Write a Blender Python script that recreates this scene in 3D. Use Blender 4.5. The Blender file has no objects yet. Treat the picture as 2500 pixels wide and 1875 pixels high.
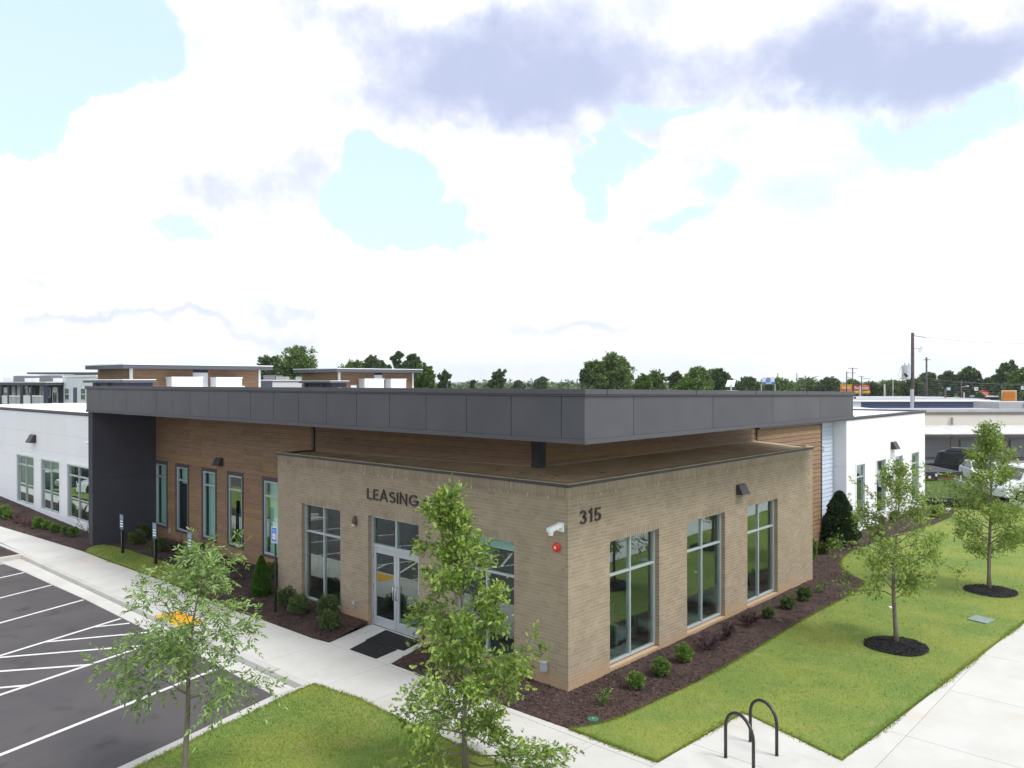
import bpy, bmesh, math, random
import numpy as np
from mathutils import Vector, Matrix, noise as mnoise
random.seed(7); RNG = np.random.default_rng(11)
S = bpy.context.scene; COL = S.collection

# ---------------------------------------------------------------- camera
FPX, YAW, PITCH, ROLL = 1937.09, math.radians(42.635), math.radians(0.1737), math.radians(-0.1043)
CAM = Vector((-13.573, -10.839, 6.8))
F_ = Vector((math.cos(YAW)*math.cos(PITCH), math.sin(YAW)*math.cos(PITCH), -math.sin(PITCH)))
R_ = Vector((math.sin(YAW), -math.cos(YAW), 0)); U_ = R_.cross(F_)
R2, U2 = R_*math.cos(ROLL)+U_*math.sin(ROLL), -R_*math.sin(ROLL)+U_*math.cos(ROLL)
cd = bpy.data.cameras.new('camera'); cam = bpy.data.objects.new('camera', cd); COL.objects.link(cam)
cd.sensor_width = 36; cd.lens = FPX/2500*36; cd.clip_start = .1; cd.clip_end = 20000
m = Matrix((R2, U2, -F_)).transposed().to_4x4(); m.translation = CAM; cam.matrix_world = m
S.camera = cam
def ray(px, py): return F_+R2*((px-1250)/FPX)-U2*((py-937.5)/FPX)
def at(px, py, d): return CAM+ray(px, py)*d                       # point at depth d (metres) seen at photo pixel
def gp(px, py, z=0):                                              # ground point seen at photo pixel
    r = ray(px, py); return CAM+r*((z-CAM.z)/r.z)
def along(P, ax, px):                                             # how far to go from P along ax to reach photo column px
    P = Vector(P)-CAM; ax = Vector(ax); k = (px-1250)/FPX
    return (k*P.dot(F_)-P.dot(R2))/(ax.dot(R2)-k*ax.dot(F_))
def zat(P, py):                                                   # height above P seen at photo row py
    d = (Vector(P)-CAM).dot(F_); return CAM.z-(py-937.5+FPX*math.tan(PITCH)*-1+0)*d/FPX

S.view_settings.view_transform = 'Standard'; S.view_settings.look = 'None'
S.view_settings.gamma = 1; S.view_settings.use_curve_mapping = False; S.view_settings.exposure = 0.92
S.cycles.max_bounces = 8; S.cycles.transparent_max_bounces = 12; S.cycles.volume_bounces = 0
S.cycles.use_denoising = True

# ---------------------------------------------------------------- node helpers
class N:
    def __init__(s, tree): s.t = tree
    def __call__(s, kind, **kw):
        n = s.t.nodes.new('ShaderNode'+kind); ins = kw.pop('i', {})
        for k, v in kw.items(): setattr(n, k, v)
        for k, v in ins.items():
            if isinstance(v, bpy.types.NodeSocket): s.t.links.new(v, n.inputs[k])
            elif v is not None: n.inputs[k].default_value = v
        return n
    def m(s, op, a, b=0.5, c=None, clamp=False):
        n = s('Math', operation=op, use_clamp=clamp, i={0: a, 1: b})
        if c is not None:
            if isinstance(c, bpy.types.NodeSocket): s.t.links.new(c, n.inputs[2])
            else: n.inputs[2].default_value = c
        return n.outputs[0]
    def ss(s, v, a, b, lo=0., hi=1.):
        return s('MapRange', interpolation_type='SMOOTHSTEP', i={0: v, 1: a, 2: b, 3: lo, 4: hi}).outputs[0]
    def mix(s, f, a, b, t='MIX'):
        n = s.t.nodes.new('ShaderNodeMix'); n.data_type = 'RGBA'; n.blend_type = t
        for k, v in ((0, f), (6, a), (7, b)):
            if isinstance(v, bpy.types.NodeSocket): s.t.links.new(v, n.inputs[k])
            else: n.inputs[k].default_value = (*v, 1) if isinstance(v, tuple) and len(v) == 3 else v
        return n.outputs[2]

# ---------------------------------------------------------------- world: daylight sky with broken cloud
SUN_EL, SUN_AZ = math.radians(56), math.radians(-78)              # azimuth measured from +X towards +Y
w = bpy.data.worlds.new('World'); S.world = w; w.use_nodes = True
wt = w.node_tree; wt.nodes.clear(); n = N(wt)
tc = n('TexCoord').outputs['Generated']
D = n('VectorMath', operation='NORMALIZE', i={0: tc}).outputs[0]
def dot(v): return n('VectorMath', operation='DOT_PRODUCT', i={0: D, 1: v}).outputs['Value']
dx, dy, dz = dot((R_.x, R_.y, 0)), dot((math.cos(YAW), math.sin(YAW), 0)), dot((0, 0, 1))
az = n.m('ARCTAN2', dx, dy); el = n.m('ARCSINE', dz)
wn = n('TexNoise', i={'Vector': D, 'Scale': 4.2, 'Detail': 8.0, 'Roughness': .60})
wsp = n('SeparateColor', i={0: wn.outputs['Color']})
azw = n.m('ADD', az, n.m('MULTIPLY', n.m('SUBTRACT', wsp.outputs[0], .5), .30))
elw = n.m('ADD', el, n.m('MULTIPLY', n.m('SUBTRACT', wsp.outputs[1], .5), .24))
def blob(px, py, rx, ry, amp, acc=None, soft=False):
    """smooth lobe around the sky direction of an overview pixel; radii in the same pixels"""
    a0 = math.atan((px*1.1302-1250)/FPX); e0 = math.atan((931.6-py*1.1302)/FPX*math.cos(a0))
    u = n.m('MULTIPLY', n.m('SUBTRACT', azw, a0), FPX/(rx*1.13)); v = n.m('MULTIPLY', n.m('SUBTRACT', elw, e0), FPX/(ry*1.13))
    r = n.m('ADD', n.m('MULTIPLY', u, u), n.m('MULTIPLY', v, v))
    g = n.m('MULTIPLY', n.m('POWER', 2.718, n.m('MULTIPLY', r, -1.)), amp)
    return g if acc is None else n.m('ADD', acc, g)
def plane(off):
    dzz = n.m('ADD', n.m('ABSOLUTE', dz), .22+off)
    return n('CombineXYZ', i={0: n.m('DIVIDE', dx, dzz), 1: n.m('DIVIDE', dy, dzz), 2: 0.}).outputs[0]
pl = plane(0.); Dup = n('VectorMath', operation='ADD', i={0: D, 1: (R_.x*.02, R_.y*.02, .035)}).outputs[0]
f1 = n('TexNoise', i={'Vector': pl, 'Scale': 1.15, 'Detail': 9.0, 'Roughness': .55}).outputs['Fac']
def puff(v): return n('TexNoise', i={'Vector': v, 'Scale': 6.5, 'Detail': 12.0, 'Roughness': .62}).outputs['Fac']
f2, f2u = puff(D), puff(Dup)
cov = n.m('ADD', n.m('MULTIPLY', n.m('SUBTRACT', f1, .42), 1.1), n.m('MULTIPLY', n.m('SUBTRACT', f2, .5), 2.1))
cov = n.m('ADD', cov, .46)
for b in [(60, 110, 230, 120, -1.9), (250, 30, 150, 60, -.9), (90, 235, 90, 50, -1.0), (290, 385, 90, 50, -1.0), (410, 470, 70, 34, -1.3), (830, 420, 60, 60, -1.3), (880, 450, 80, 50, -1.3), (960, 510, 80, 30, -1.1),
          (1310, 390, 50, 70, -1.6), (1370, 320, 90, 34, -1.3), (1480, 250, 110, 30, -1.3), (1600, 400, 110, 50, -.7), (1500, 480, 90, 28, -1.0), (1990, 260, 170, 34, -1.3), (2120, 190, 90, 34, -1.0), (1930, 540, 110, 40, -.8), (1060, 360, 60, 20, -.7),
          (560, 190, 220, 130, 1.5), (340, 240, 120, 90, 1.9), (480, 30, 70, 24, 1.0), (1150, 150, 430, 150, 1.6), (1850, 100, 270, 120, 1.6), (80, 420, 130, 90, 1.5), (560, 400, 180, 80, 1.2),
          (1130, 420, 120, 80, 1.4), (1480, 290, 80, 26, 1.2), (1750, 400, 250, 70, .9), (1100, 650, 1300, 110, 1.2)]:
    cov = blob(*b, acc=cov)
crisp = n.ss(cov, .34, .62); softc = n.ss(cov, .05, 1.0)
side = n.ss(dx, -.05, .35)
cloud = n.m('ADD', n.m('MULTIPLY', crisp, n.m('SUBTRACT', .80, n.m('MULTIPLY', side, .35))), n.m('MULTIPLY', softc, n.m('ADD', .20, n.m('MULTIPLY', side, .35))))
tb_ = None
for b in [(2000, 300, 260, 70, .45), (1450, 500, 220, 50, .35), (1870, 570, 230, 50, .35), (1650, 380, 150, 45, .30), (420, 40, 150, 60, .35), (250, 340, 90, 40, .25), (1900, 700, 300, 30, .22), (650, 745, 260, 22, .18)]:
    tb_ = blob(*b, acc=tb_)
cloud = n.m('MULTIPLY', cloud, n.m('SUBTRACT', 1., n.m('MINIMUM', tb_, .7)))
g = None
for b in [(1130, 180, 400, 170, 1.0), (950, 140, 190, 120, .45), (1150, 240, 200, 70, .35), (1370, 130, 260, 100, .45), (1830, 130, 270, 130, .95), (1800, 200, 120, 60, .3), (2150, 60, 220, 100, .8), (800, 20, 260, 60, .5), (560, 415, 230, 60, .85), (430, 350, 110, 40, .35), (620, 615, 150, 24, .85), (330, 655, 320, 16, .85), (560, 682, 170, 16, .85), (1170, 690, 220, 16, .85), (110, 545, 150, 34, .65), (1750, 400, 200, 40, .25), (840, 716, 200, 12, .5), (60, 655, 90, 18, .5)]:
    g = blob(*b, acc=g)
gn = n('TexNoise', i={'Vector': pl, 'Scale': 2.0, 'Detail': 7.0, 'Roughness': .55, 'Distortion': .4}).outputs['Fac']
back = n.ss(dy, -.2, .3, 1., 0.)                                   # the same broken cloud carries on behind the camera
relief = n.m('MULTIPLY', n.m('SUBTRACT', f2u, f2), 1.5)            # undersides of puffs turn grey
grey = n.m('ADD', n.m('MULTIPLY', g, n.m('ADD', .45, n.m('ADD', n.m('MULTIPLY', gn, .6), n.m('MULTIPLY', f2, .5)))), n.m('MULTIPLY', n.m('SUBTRACT', gn, .47), n.m('ADD', .75, n.m('MULTIPLY', back, .5))))
grey = n.m('ADD', grey, relief)
grey = n.ss(grey, -.02, 1.5)
white = n.mix(n.ss(f2, .38, .6), (.60, .615, .68), (.84, .835, .85))
ccol = n.mix(grey, white, (.30, .335, .465))
ccol = n.mix(n.ss(el, -.02, .13, .8, 0.), ccol, (.68, .69, .705))
st = n('TexSky', sky_type='NISHITA', sun_disc=False, sun_elevation=SUN_EL, sun_rotation=math.pi/2-SUN_AZ, altitude=300, air_density=1., dust_density=1.2, ozone_density=1.2)
skyb = n('Background', i={0: st.outputs[0], 1: .12})
veil = n('Background', i={0: (.52, .64, .69, 1), 1: 1.0})          # thin high haze
thin = n('MixShader', i={0: .62, 1: skyb.outputs[0], 2: veil.outputs[0]})
cb = n('Background', i={0: ccol, 1: 1.0})
hz = n.ss(el, .0, .14, .95, 0.)
cfac = n.m('MAXIMUM', cloud, hz)
mx = n('MixShader', i={0: cfac, 1: thin.outputs[0], 2: cb.outputs[0]})
wt.links.new(mx.outputs[0], n('OutputWorld').inputs[0])
w.cycles.sampling_method = 'MANUAL'; w.cycles.sample_map_resolution = 1024

sl = bpy.data.lights.new('sun', 'SUN'); so = bpy.data.objects.new('sun', sl); COL.objects.link(so)
sl.energy = 1.5; sl.angle = math.radians(18); sl.color = (1, .96, .92)
sd = Vector((math.cos(SUN_AZ)*math.cos(SUN_EL), math.sin(SUN_AZ)*math.cos(SUN_EL), math.sin(SUN_EL)))
so.rotation_euler = sd.to_track_quat('Z', 'Y').to_euler(); so.location = (0, -20, 40)

# ---------------------------------------------------------------- materials
MATS = {}
def pm(name, c, rough=.8, c2=None, scale=4., bump=0., bscale=60., rnd=0., metal=0., spec=.3, stretch=None, rndhue=0., detail=4.):
    """principled material: colour c wandering to c2 with noise, brightness varying per piece by rnd"""
    if name in MATS: return MATS[name]
    mt = bpy.data.materials.new(name); mt.use_nodes = True; t = mt.node_tree; q = N(t)
    p = t.nodes['Principled BSDF']; p.inputs['Roughness'].default_value = rough
    p.inputs['Metallic'].default_value = metal; p.inputs['Specular IOR Level'].default_value = spec
    co = q('TexCoord').outputs['Object']
    if stretch: co = q('Mapping', i={0: co, 3: stretch}).outputs[0]
    col = (*c, 1)
    if c2 is not None:
        nf = q('TexNoise', i={'Vector': co, 'Scale': scale, 'Detail': detail, 'Roughness': .6}).outputs['Fac']
        col = q.mix(q.ss(nf, .3, .7), c, c2)
    if rnd:
        oi = q('ObjectInfo').outputs['Random']; gi = q('NewGeometry').outputs['Random Per Island']
        r = q.m('FRACT', q.m('ADD', q.m('MULTIPLY', oi, 7.31), gi))
        col = q.mix(1., col, q('CombineColor', i={0: q.m('ADD', 1-rnd, q.m('MULTIPLY', r, 2*rnd)), 1: q.m('ADD', 1-rnd, q.m('MULTIPLY', r, 2*rnd)), 2: q.m('ADD', 1-rnd, q.m('MULTIPLY', q.m('FRACT', q.m('ADD', r, rndhue)), 2*rnd))}).outputs[0], 'MULTIPLY')
    if isinstance(col, tuple): p.inputs['Base Color'].default_value = col
    else: t.links.new(col, p.inputs['Base Color'])
    if bump:
        bn = q('TexNoise', i={'Vector': co, 'Scale': bscale, 'Detail': 3.}).outputs['Fac']
        b = q('Bump', i={'Strength': bump, 'Distance': .01, 'Height': bn}); t.links.new(b.outputs[0], p.inputs['Normal'])
    MATS[name] = mt; return mt

def brick_mat(name, c, c2, rnd):
    mt = pm(name, c, .9, c2, 1.3, .5, 90, rnd, rndhue=.0)
    t = mt.node_tree; q = N(t); p = t.nodes['Principled BSDF']
    prev = p.inputs['Base Color'].links[0].from_socket
    wp = q('NewGeometry').outputs['Position']; z = q('SeparateXYZ', i={0: wp}).outputs[2]
    nz = q('TexNoise', i={'Vector': wp, 'Scale': 1.6, 'Detail': 5.}).outputs['Fac']
    f = q.ss(q.m('SUBTRACT', z, q.m('MULTIPLY', nz, .9)), -.48, .02, .75, 0.)    # clay splashed up from the bed
    col = q.mix(f, prev, (.43, .285, .165)); t.links.new(col, p.inputs['Base Color']); return mt
BRICK = brick_mat('tan_brick', (.330, .270, .198), (.285, .230, .168), .10)
MORTAR = brick_mat('mortar', (.50, .41, .29), (.44, .36, .255), .02)
DKMETAL = pm('charcoal_metal', (.082, .081, .094), .55, (.075, .074, .086), 2., spec=.4)
DKPANEL = pm('charcoal_panel', (.082, .080, .094), .44, (.068, .067, .081), .9, .22, 2.2, .06, spec=.4)
DKSTUCCO = pm('dark_stucco', (.064, .061, .078), .85, (.057, .055, .070), 1.2, .3, 200, .04)
TRIM = pm('bronze_trim', (.075, .062, .07), .6, (.065, .056, .063), 3.)
WOOD = pm('wood_siding', (.285, .180, .105), .6, (.195, .118, .070), 3.2, .3, 20, .13, stretch=(1, 1, 14), spec=.25, rndhue=.1)
WHITEP = pm('white_panel', (.85, .83, .87), .6, (.82, .81, .86), .8, .05, 100, .02)
BLUEP = pm('pale_blue_siding', (.52, .58, .70), .6, (.48, .54, .66), 2., .2, 40, .04, stretch=(1, 1, 6))
WHITE = pm('white_paint', (.80, .81, .82), .5)
ROOFW = pm('white_membrane', (.78, .78, .77), .7, (.68, .68, .66), .5)
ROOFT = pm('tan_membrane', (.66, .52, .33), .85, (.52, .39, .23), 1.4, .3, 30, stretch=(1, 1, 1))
ALU = pm('aluminium_frame', (.50, .53, .56), .35, (.46, .49, .52), 6., metal=.35, spec=.5)
CONC = pm('concrete', (.56, .55, .52), .85, (.50, .49, .46), .7, .15, 120, .035)
CONCK = pm('kerb_concrete', (.52, .51, .48), .85, (.45, .44, .415), 1.3, .2, 100, .03)
ASPH = pm('asphalt', (.105, .096, .099), .95, (.080, .075, .079), .55, .6, 220, spec=.25, detail=9.)
PAINT = pm('road_paint', (.72, .72, .70), .7, (.58, .58, .56), 9.)
MULCH = pm('mulch', (.085, .052, .042), .95, (.036, .026, .026), 1.1, 1.2, 55, detail=12.)
CHIP = pm('mulch_chip', (.085, .052, .045), .95, rnd=.65)
MULCHB = pm('black_mulch', (.030, .028, .030), .95, (.016, .015, .016), 6., 1., 60)
BARK = pm('bark', (.22, .19, .155), .9, (.13, .11, .09), 9., .8, 60, stretch=(1, 1, .25))
BLACK = pm('black_paint', (.012, .012, .014), .32, spec=.6)
RUBBER = pm('black_rubber', (.018, .018, .02), .85, (.012, .012, .013), 20., .4, 200)
YELLOW = pm('yellow_pad', (.80, .42, .02), .7, (.70, .36, .02), 3.)
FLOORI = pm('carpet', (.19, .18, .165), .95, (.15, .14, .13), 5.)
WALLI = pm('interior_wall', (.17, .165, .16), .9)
SHADE = pm('roller_shade', (.80, .82, .80), .9)
SIGNG = pm('dark_green_post', (.02, .03, .028), .5)

def stain(mt, col, scale, lo, hi, amt, off=0.):
    t = mt.node_tree; q = N(t); p = t.nodes['Principled BSDF']; prev = p.inputs['Base Color'].links[0].from_socket
    wp = q('VectorMath', operation='ADD', i={0: q('NewGeometry').outputs['Position'], 1: (off, off*.7, 0)}).outputs[0]
    f = q('TexNoise', i={'Vector': wp, 'Scale': scale, 'Detail': 7., 'Roughness': .62, 'Distortion': .3}).outputs['Fac']
    t.links.new(q.mix(q.ss(f, lo, hi, 0., amt), prev, col), p.inputs['Base Color'])
stain(CONC, (.56, .42, .29), .33, .56, .74, .55, 3.1); stain(CONC, (.36, .355, .34), 1.1, .56, .78, .5, 9.); stain(CONC, (.66, .65, .63), 3.5, .6, .75, .5, 1.)
stain(CONCK, (.58, .44, .30), .5, .55, .72, .45, 5.); stain(ASPH, (.10, .085, .078), .45, .5, .75, .8, 2.); stain(ASPH, (.035, .033, .036), 1.3, .55, .8, .8, 7.); stain(ASPH, (.16, .15, .145), 14., .68, .8, .6)
stain(PAINT, (.40, .39, .38), 5., .56, .72, .55)
def grass_mat(name, base, alt, dry):
    mt = bpy.data.materials.new(name); mt.use_nodes = True; t = mt.node_tree; q = N(t); p = t.nodes['Principled BSDF']
    wp = q('NewGeometry').outputs['Position']
    big = q('TexNoise', i={'Vector': wp, 'Scale': .45, 'Detail': 6., 'Roughness': .6}).outputs['Fac']
    mid = q('TexNoise', i={'Vector': wp, 'Scale': 2.3, 'Detail': 6., 'Roughness': .65, 'Distortion': .6}).outputs['Fac']
    fine = q('TexNoise', i={'Vector': wp, 'Scale': 26., 'Detail': 5., 'Roughness': .7}).outputs['Fac']
    c = q.mix(q.ss(big, .36, .64), base, alt)
    c = q.mix(q.ss(mid, .55, .78), c, dry)
    c = q.mix(1., c, q('CombineColor', i={k: q.ss(fine, .2, .8, .82, 1.18) for k in (0, 1, 2)}).outputs[0], 'MULTIPLY')
    t.links.new(c, p.inputs['Base Color']); p.inputs['Roughness'].default_value = .9; p.inputs['Specular IOR Level'].default_value = .15
    b = q('Bump', i={'Strength': .35, 'Distance': .02, 'Height': fine}); t.links.new(b.outputs[0], p.inputs['Normal'])
    MATS[name] = mt; return mt
GRASS = grass_mat('lawn', (.205, .245, .055), (.140, .205, .048), (.27, .245, .105))
GRASSF = grass_mat('far_grass', (.08, .12, .035), (.06, .10, .03), (.13, .125, .05))

def blade_mat():
    mt = GRASS.copy(); mt.name = 'lawn_blade'; t = mt.node_tree; q = N(t); p = t.nodes['Principled BSDF']; c = p.inputs['Base Color'].links[0].from_socket
    for l in list(p.inputs['Normal'].links): t.links.remove(l)
    c2 = q.mix(1., c, (1.6, 1.5, 1.3), 'MULTIPLY'); t.links.new(c2, p.inputs['Base Color'])
    tr = q('BsdfTranslucent', i={0: c2}); ms = q('MixShader', i={0: .7, 1: p.outputs[0], 2: tr.outputs[0]}); t.links.new(ms.outputs[0], [x for x in t.nodes if x.type == 'OUTPUT_MATERIAL'][0].inputs[0]); return mt
BLADE = blade_mat()
def leaf_mat(name, c, c2, trans=.35, rnd=.3):
    mt = bpy.data.materials.new(name); mt.use_nodes = True; t = mt.node_tree; q = N(t)
    t.nodes.clear(); g = q('NewGeometry'); r = g.outputs['Random Per Island']
    pn = q('TexNoise', i={'Vector': g.outputs['Position'], 'Scale': 1.4, 'Detail': 3.}).outputs['Fac']
    col = q.mix(q.ss(q.m('ADD', q.m('MULTIPLY', r, .55), q.m('MULTIPLY', pn, .6)), .25, .95), c, c2)
    v = q.m('ADD', 1-rnd, q.m('MULTIPLY', q.m('FRACT', q.m('MULTIPLY', r, 17.3)), 2*rnd))
    col = q.mix(1., col, q('CombineColor', i={0: v, 1: v, 2: v}).outputs[0], 'MULTIPLY')
    d = q('BsdfPrincipled', i={'Base Color': col, 'Roughness': .5, 'Specular IOR Level': .35})
    tr = q('BsdfTranslucent', i={0: q.mix(1., col, (1.1, 1.15, .5), 'MULTIPLY')})
    ms = q('MixShader', i={0: trans, 1: d.outputs[0], 2: tr.outputs[0]})
    t.links.new(ms.outputs[0], q('OutputMaterial').inputs[0]); MATS[name] = mt; return mt
OAKL = leaf_mat('oak_leaf', (.095, .18, .03), (.36, .46, .11), rnd=.38)
OAKL2 = leaf_mat('oak_leaf_far', (.11, .19, .038), (.33, .42, .09), rnd=.35)
ASHL = leaf_mat('ash_leaf', (.12, .21, .055), (.32, .43, .16))
BUSHL = leaf_mat('boxwood_leaf', (.060, .10, .030), (.15, .20, .07), .25, .4)
BUSHB = leaf_mat('bright_shrub_leaf', (.09, .17, .035), (.21, .32, .08), .3, .4)
HOLLY = leaf_mat('holly_leaf', (.020, .046, .018), (.065, .105, .045), .1, .45)
CYPR = leaf_mat('arborvitae_leaf', (.035, .11, .008), (.09, .20, .015), .2)
PURP = leaf_mat('purple_leaf', (.050, .022, .030), (.095, .050, .062), .15)
REDG = leaf_mat('reddish_leaf', (.10, .035, .040), (.17, .07, .07), .2)
TREE1 = leaf_mat('broadleaf_tree_leaf', (.080, .135, .040), (.19, .27, .085), .3)
TREE2 = leaf_mat('dark_tree_leaf', (.058, .095, .042), (.13, .185, .075), .25)
TREE3 = leaf_mat('light_tree_leaf', (.075, .14, .028), (.14, .22, .05), .2)

def glass_mat():
    mt = bpy.data.materials.new('window_glass'); mt.use_nodes = True; t = mt.node_tree; t.nodes.clear(); q = N(t)
    fr = q('Fresnel', i={0: 1.65}).outputs[0]
    f = q.m('MULTIPLY', q.m('ADD', q.m('MULTIPLY', fr, 2.1), .07, clamp=True), q.m('SUBTRACT', 1., q('NewGeometry').outputs['Backfacing']))
    tb = q('BsdfTransparent', i={0: (.83, .95, .92, 1)}); gl = q('BsdfGlossy', i={0: (.80, .92, .88, 1), 1: .006})
    t.links.new(q('MixShader', i={0: f, 1: tb.outputs[0], 2: gl.outputs[0]}).outputs[0], q('OutputMaterial').inputs[0])
    return mt
GLASS = glass_mat()
DKGLASS = pm('dark_glass', (.012, .016, .018), .06, spec=.9)
def flat(name, c, rough=.6, **k): return pm(name, c, rough, **k)

# ---------------------------------------------------------------- mesh helpers
WORG = {}
def worg(o): return WORG.get(o.name, Vector((0, 0, 0))) if o else Vector((0, 0, 0))
def tag(o, label=None, cat=None, group=None, kind=None):
    if label: o['label'] = label
    if cat: o['category'] = cat
    if group: o['group'] = group
    if kind: o['kind'] = kind
    return o
def empty(name, loc, label, cat, group=None):
    o = bpy.data.objects.new(name, None); COL.objects.link(o); o.location = loc; WORG[o.name] = Vector(loc)
    o.empty_display_size = .2
    return tag(o, label, cat, group)
class MB:
    def __init__(s): s.v = []; s.f = []
    def box(s, x0, x1, y0, y1, z0, z1):
        b = len(s.v)
        s.v += [(x0, y0, z0), (x1, y0, z0), (x1, y1, z0), (x0, y1, z0), (x0, y0, z1), (x1, y0, z1), (x1, y1, z1), (x0, y1, z1)]
        s.f += [(b, b+3, b+2, b+1), (b+4, b+5, b+6, b+7), (b, b+1, b+5, b+4), (b+1, b+2, b+6, b+5), (b+2, b+3, b+7, b+6), (b+3, b, b+4, b+7)]
        return s
    def quad(s, *p):
        b = len(s.v); s.v += [tuple(q) for q in p]; s.f.append(tuple(range(b, b+len(p)))); return s
    def obox(s, o, ax, ay, az_):                       # oriented box: origin + three edge vectors
        o, ax, ay, az_ = map(Vector, (o, ax, ay, az_)); b = len(s.v)
        for k in (0, 1):
            for p in (o, o+ax, o+ax+ay, o+ay): s.v.append(tuple(p+az_*k))
        s.f += [(b, b+3, b+2, b+1), (b+4, b+5, b+6, b+7), (b, b+1, b+5, b+4), (b+1, b+2, b+6, b+5), (b+2, b+3, b+7, b+6), (b+3, b, b+4, b+7)]
        return s
    def prism(s, poly, z0, z1):
        b = len(s.v); k = len(poly)
        s.v += [(p[0], p[1], z0) for p in poly]+[(p[0], p[1], z1) for p in poly]
        s.f += [tuple(range(b+k-1, b-1, -1)), tuple(range(b+k, b+2*k))]
        s.f += [(b+i, b+(i+1) % k, b+k+(i+1) % k, b+k+i) for i in range(k)]; return s
    def tube(s, pts, radii, seg=8, caps=True):
        pts = [Vector(p) for p in pts]; k = len(pts)
        if not hasattr(radii, '__len__'): radii = [radii]*k
        rings = []; ref = None
        for i, p in enumerate(pts):
            d = (pts[min(i+1, k-1)]-pts[max(i-1, 0)]).normalized()
            if ref is None: ref = d.orthogonal().normalized()
            ref = (ref-d*ref.dot(d)).normalized(); bi = d.cross(ref)
            b = len(s.v); rings.append(b)
            for j in range(seg):
                a = 2*math.pi*j/seg; s.v.append(tuple(p+(ref*math.cos(a)+bi*math.sin(a))*radii[i]))
        for a, b in zip(rings, rings[1:]):
            for j in range(seg): s.f.append((a+j, a+(j+1) % seg, b+(j+1) % seg, b+j))
        if caps: s.f += [tuple(range(rings[0]+seg-1, rings[0]-1, -1)), tuple(range(rings[-1], rings[-1]+seg))]
        return s
    def build(s, name, mt, parent=None, smooth=False, kind=None, bevel=0.):
        me = bpy.data.meshes.new(name); off = worg(parent)
        me.from_pydata([(v[0]-off.x, v[1]-off.y, v[2]-off.z) for v in s.v] if parent else s.v, [], s.f); me.update()
        o = bpy.data.objects.new(name, me); COL.objects.link(o); me.materials.append(mt)
        if smooth: me.polygons.foreach_set('use_smooth', [True]*len(me.polygons))
        if parent: o.parent = parent; WORG[o.name] = off
        if kind: o['kind'] = kind
        if bevel:
            b = o.modifiers.new('b', 'BEVEL'); b.width = bevel; b.segments = 2; b.limit_method = 'ANGLE'
        return o
def npmesh(name, V, Fq, mt, parent=None, kind=None, smooth=False):
    """V (n,3) array, Fq (m,k) array of k-gons"""
    me = bpy.data.meshes.new(name); V = np.asarray(V, np.float32)
    if parent is not None: V = V-np.array(worg(parent), np.float32)
    Fq = np.asarray(Fq, np.int32); k = Fq.shape[1]
    me.vertices.add(len(V)); me.vertices.foreach_set('co', V.ravel())
    me.loops.add(Fq.size); me.loops.foreach_set('vertex_index', Fq.ravel())
    me.polygons.add(len(Fq)); me.polygons.foreach_set('loop_start', np.arange(0, Fq.size, k, dtype=np.int32)); me.polygons.foreach_set('loop_total', np.full(len(Fq), k, np.int32))
    me.update(calc_edges=True); me.materials.append(mt)
    if smooth: me.polygons.foreach_set('use_smooth', [True]*len(me.polygons))
    o = bpy.data.objects.new(name, me); COL.objects.link(o)
    if parent is not None: o.parent = parent; WORG[o.name] = worg(parent)
    if kind: o['kind'] = kind
    return o
def copy_tree(o, loc=None, parent=None, label=None, scale=None, rz=None):
    c = o.copy(); COL.objects.link(c)
    if parent: c.parent = parent
    if loc is not None: c.location = loc
    if scale is not None: c.scale = (scale,)*3 if not hasattr(scale, '__len__') else scale
    if rz is not None: c.rotation_euler.z = rz
    if label: c['label'] = label
    for ch in list(o.children): copy_tree(ch, parent=c)
    return c
def clip(poly, ax, v, keep_less):
    out = []
    for i in range(len(poly)):
        a, b = poly[i], poly[(i+1) % len(poly)]
        ia = (a[ax] <= v) if keep_less else (a[ax] >= v); ib = (b[ax] <= v) if keep_less else (b[ax] >= v)
        if ia: out.append(a)
        if ia != ib:
            t = (v-a[ax])/(b[ax]-a[ax]); out.append((a[0]+(b[0]-a[0])*t, a[1]+(b[1]-a[1])*t))
    return out
def cell(poly, x0, x1, y0, y1):
    for ax, v, l in ((0, x0, False), (0, x1, True), (1, y0, False), (1, y1, True)):
        poly = clip(poly, ax, v, l)
        if len(poly) < 3: return None
    ded = [p for i, p in enumerate(poly) if (abs(p[0]-poly[i-1][0])+abs(p[1]-poly[i-1][1])) > 1e-5]
    if len(ded) < 3: return None
    ar = abs(sum(ded[i-1][0]*ded[i][1]-ded[i][0]*ded[i-1][1] for i in range(len(ded))))/2
    return ded if ar > 1e-4 else None
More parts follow.
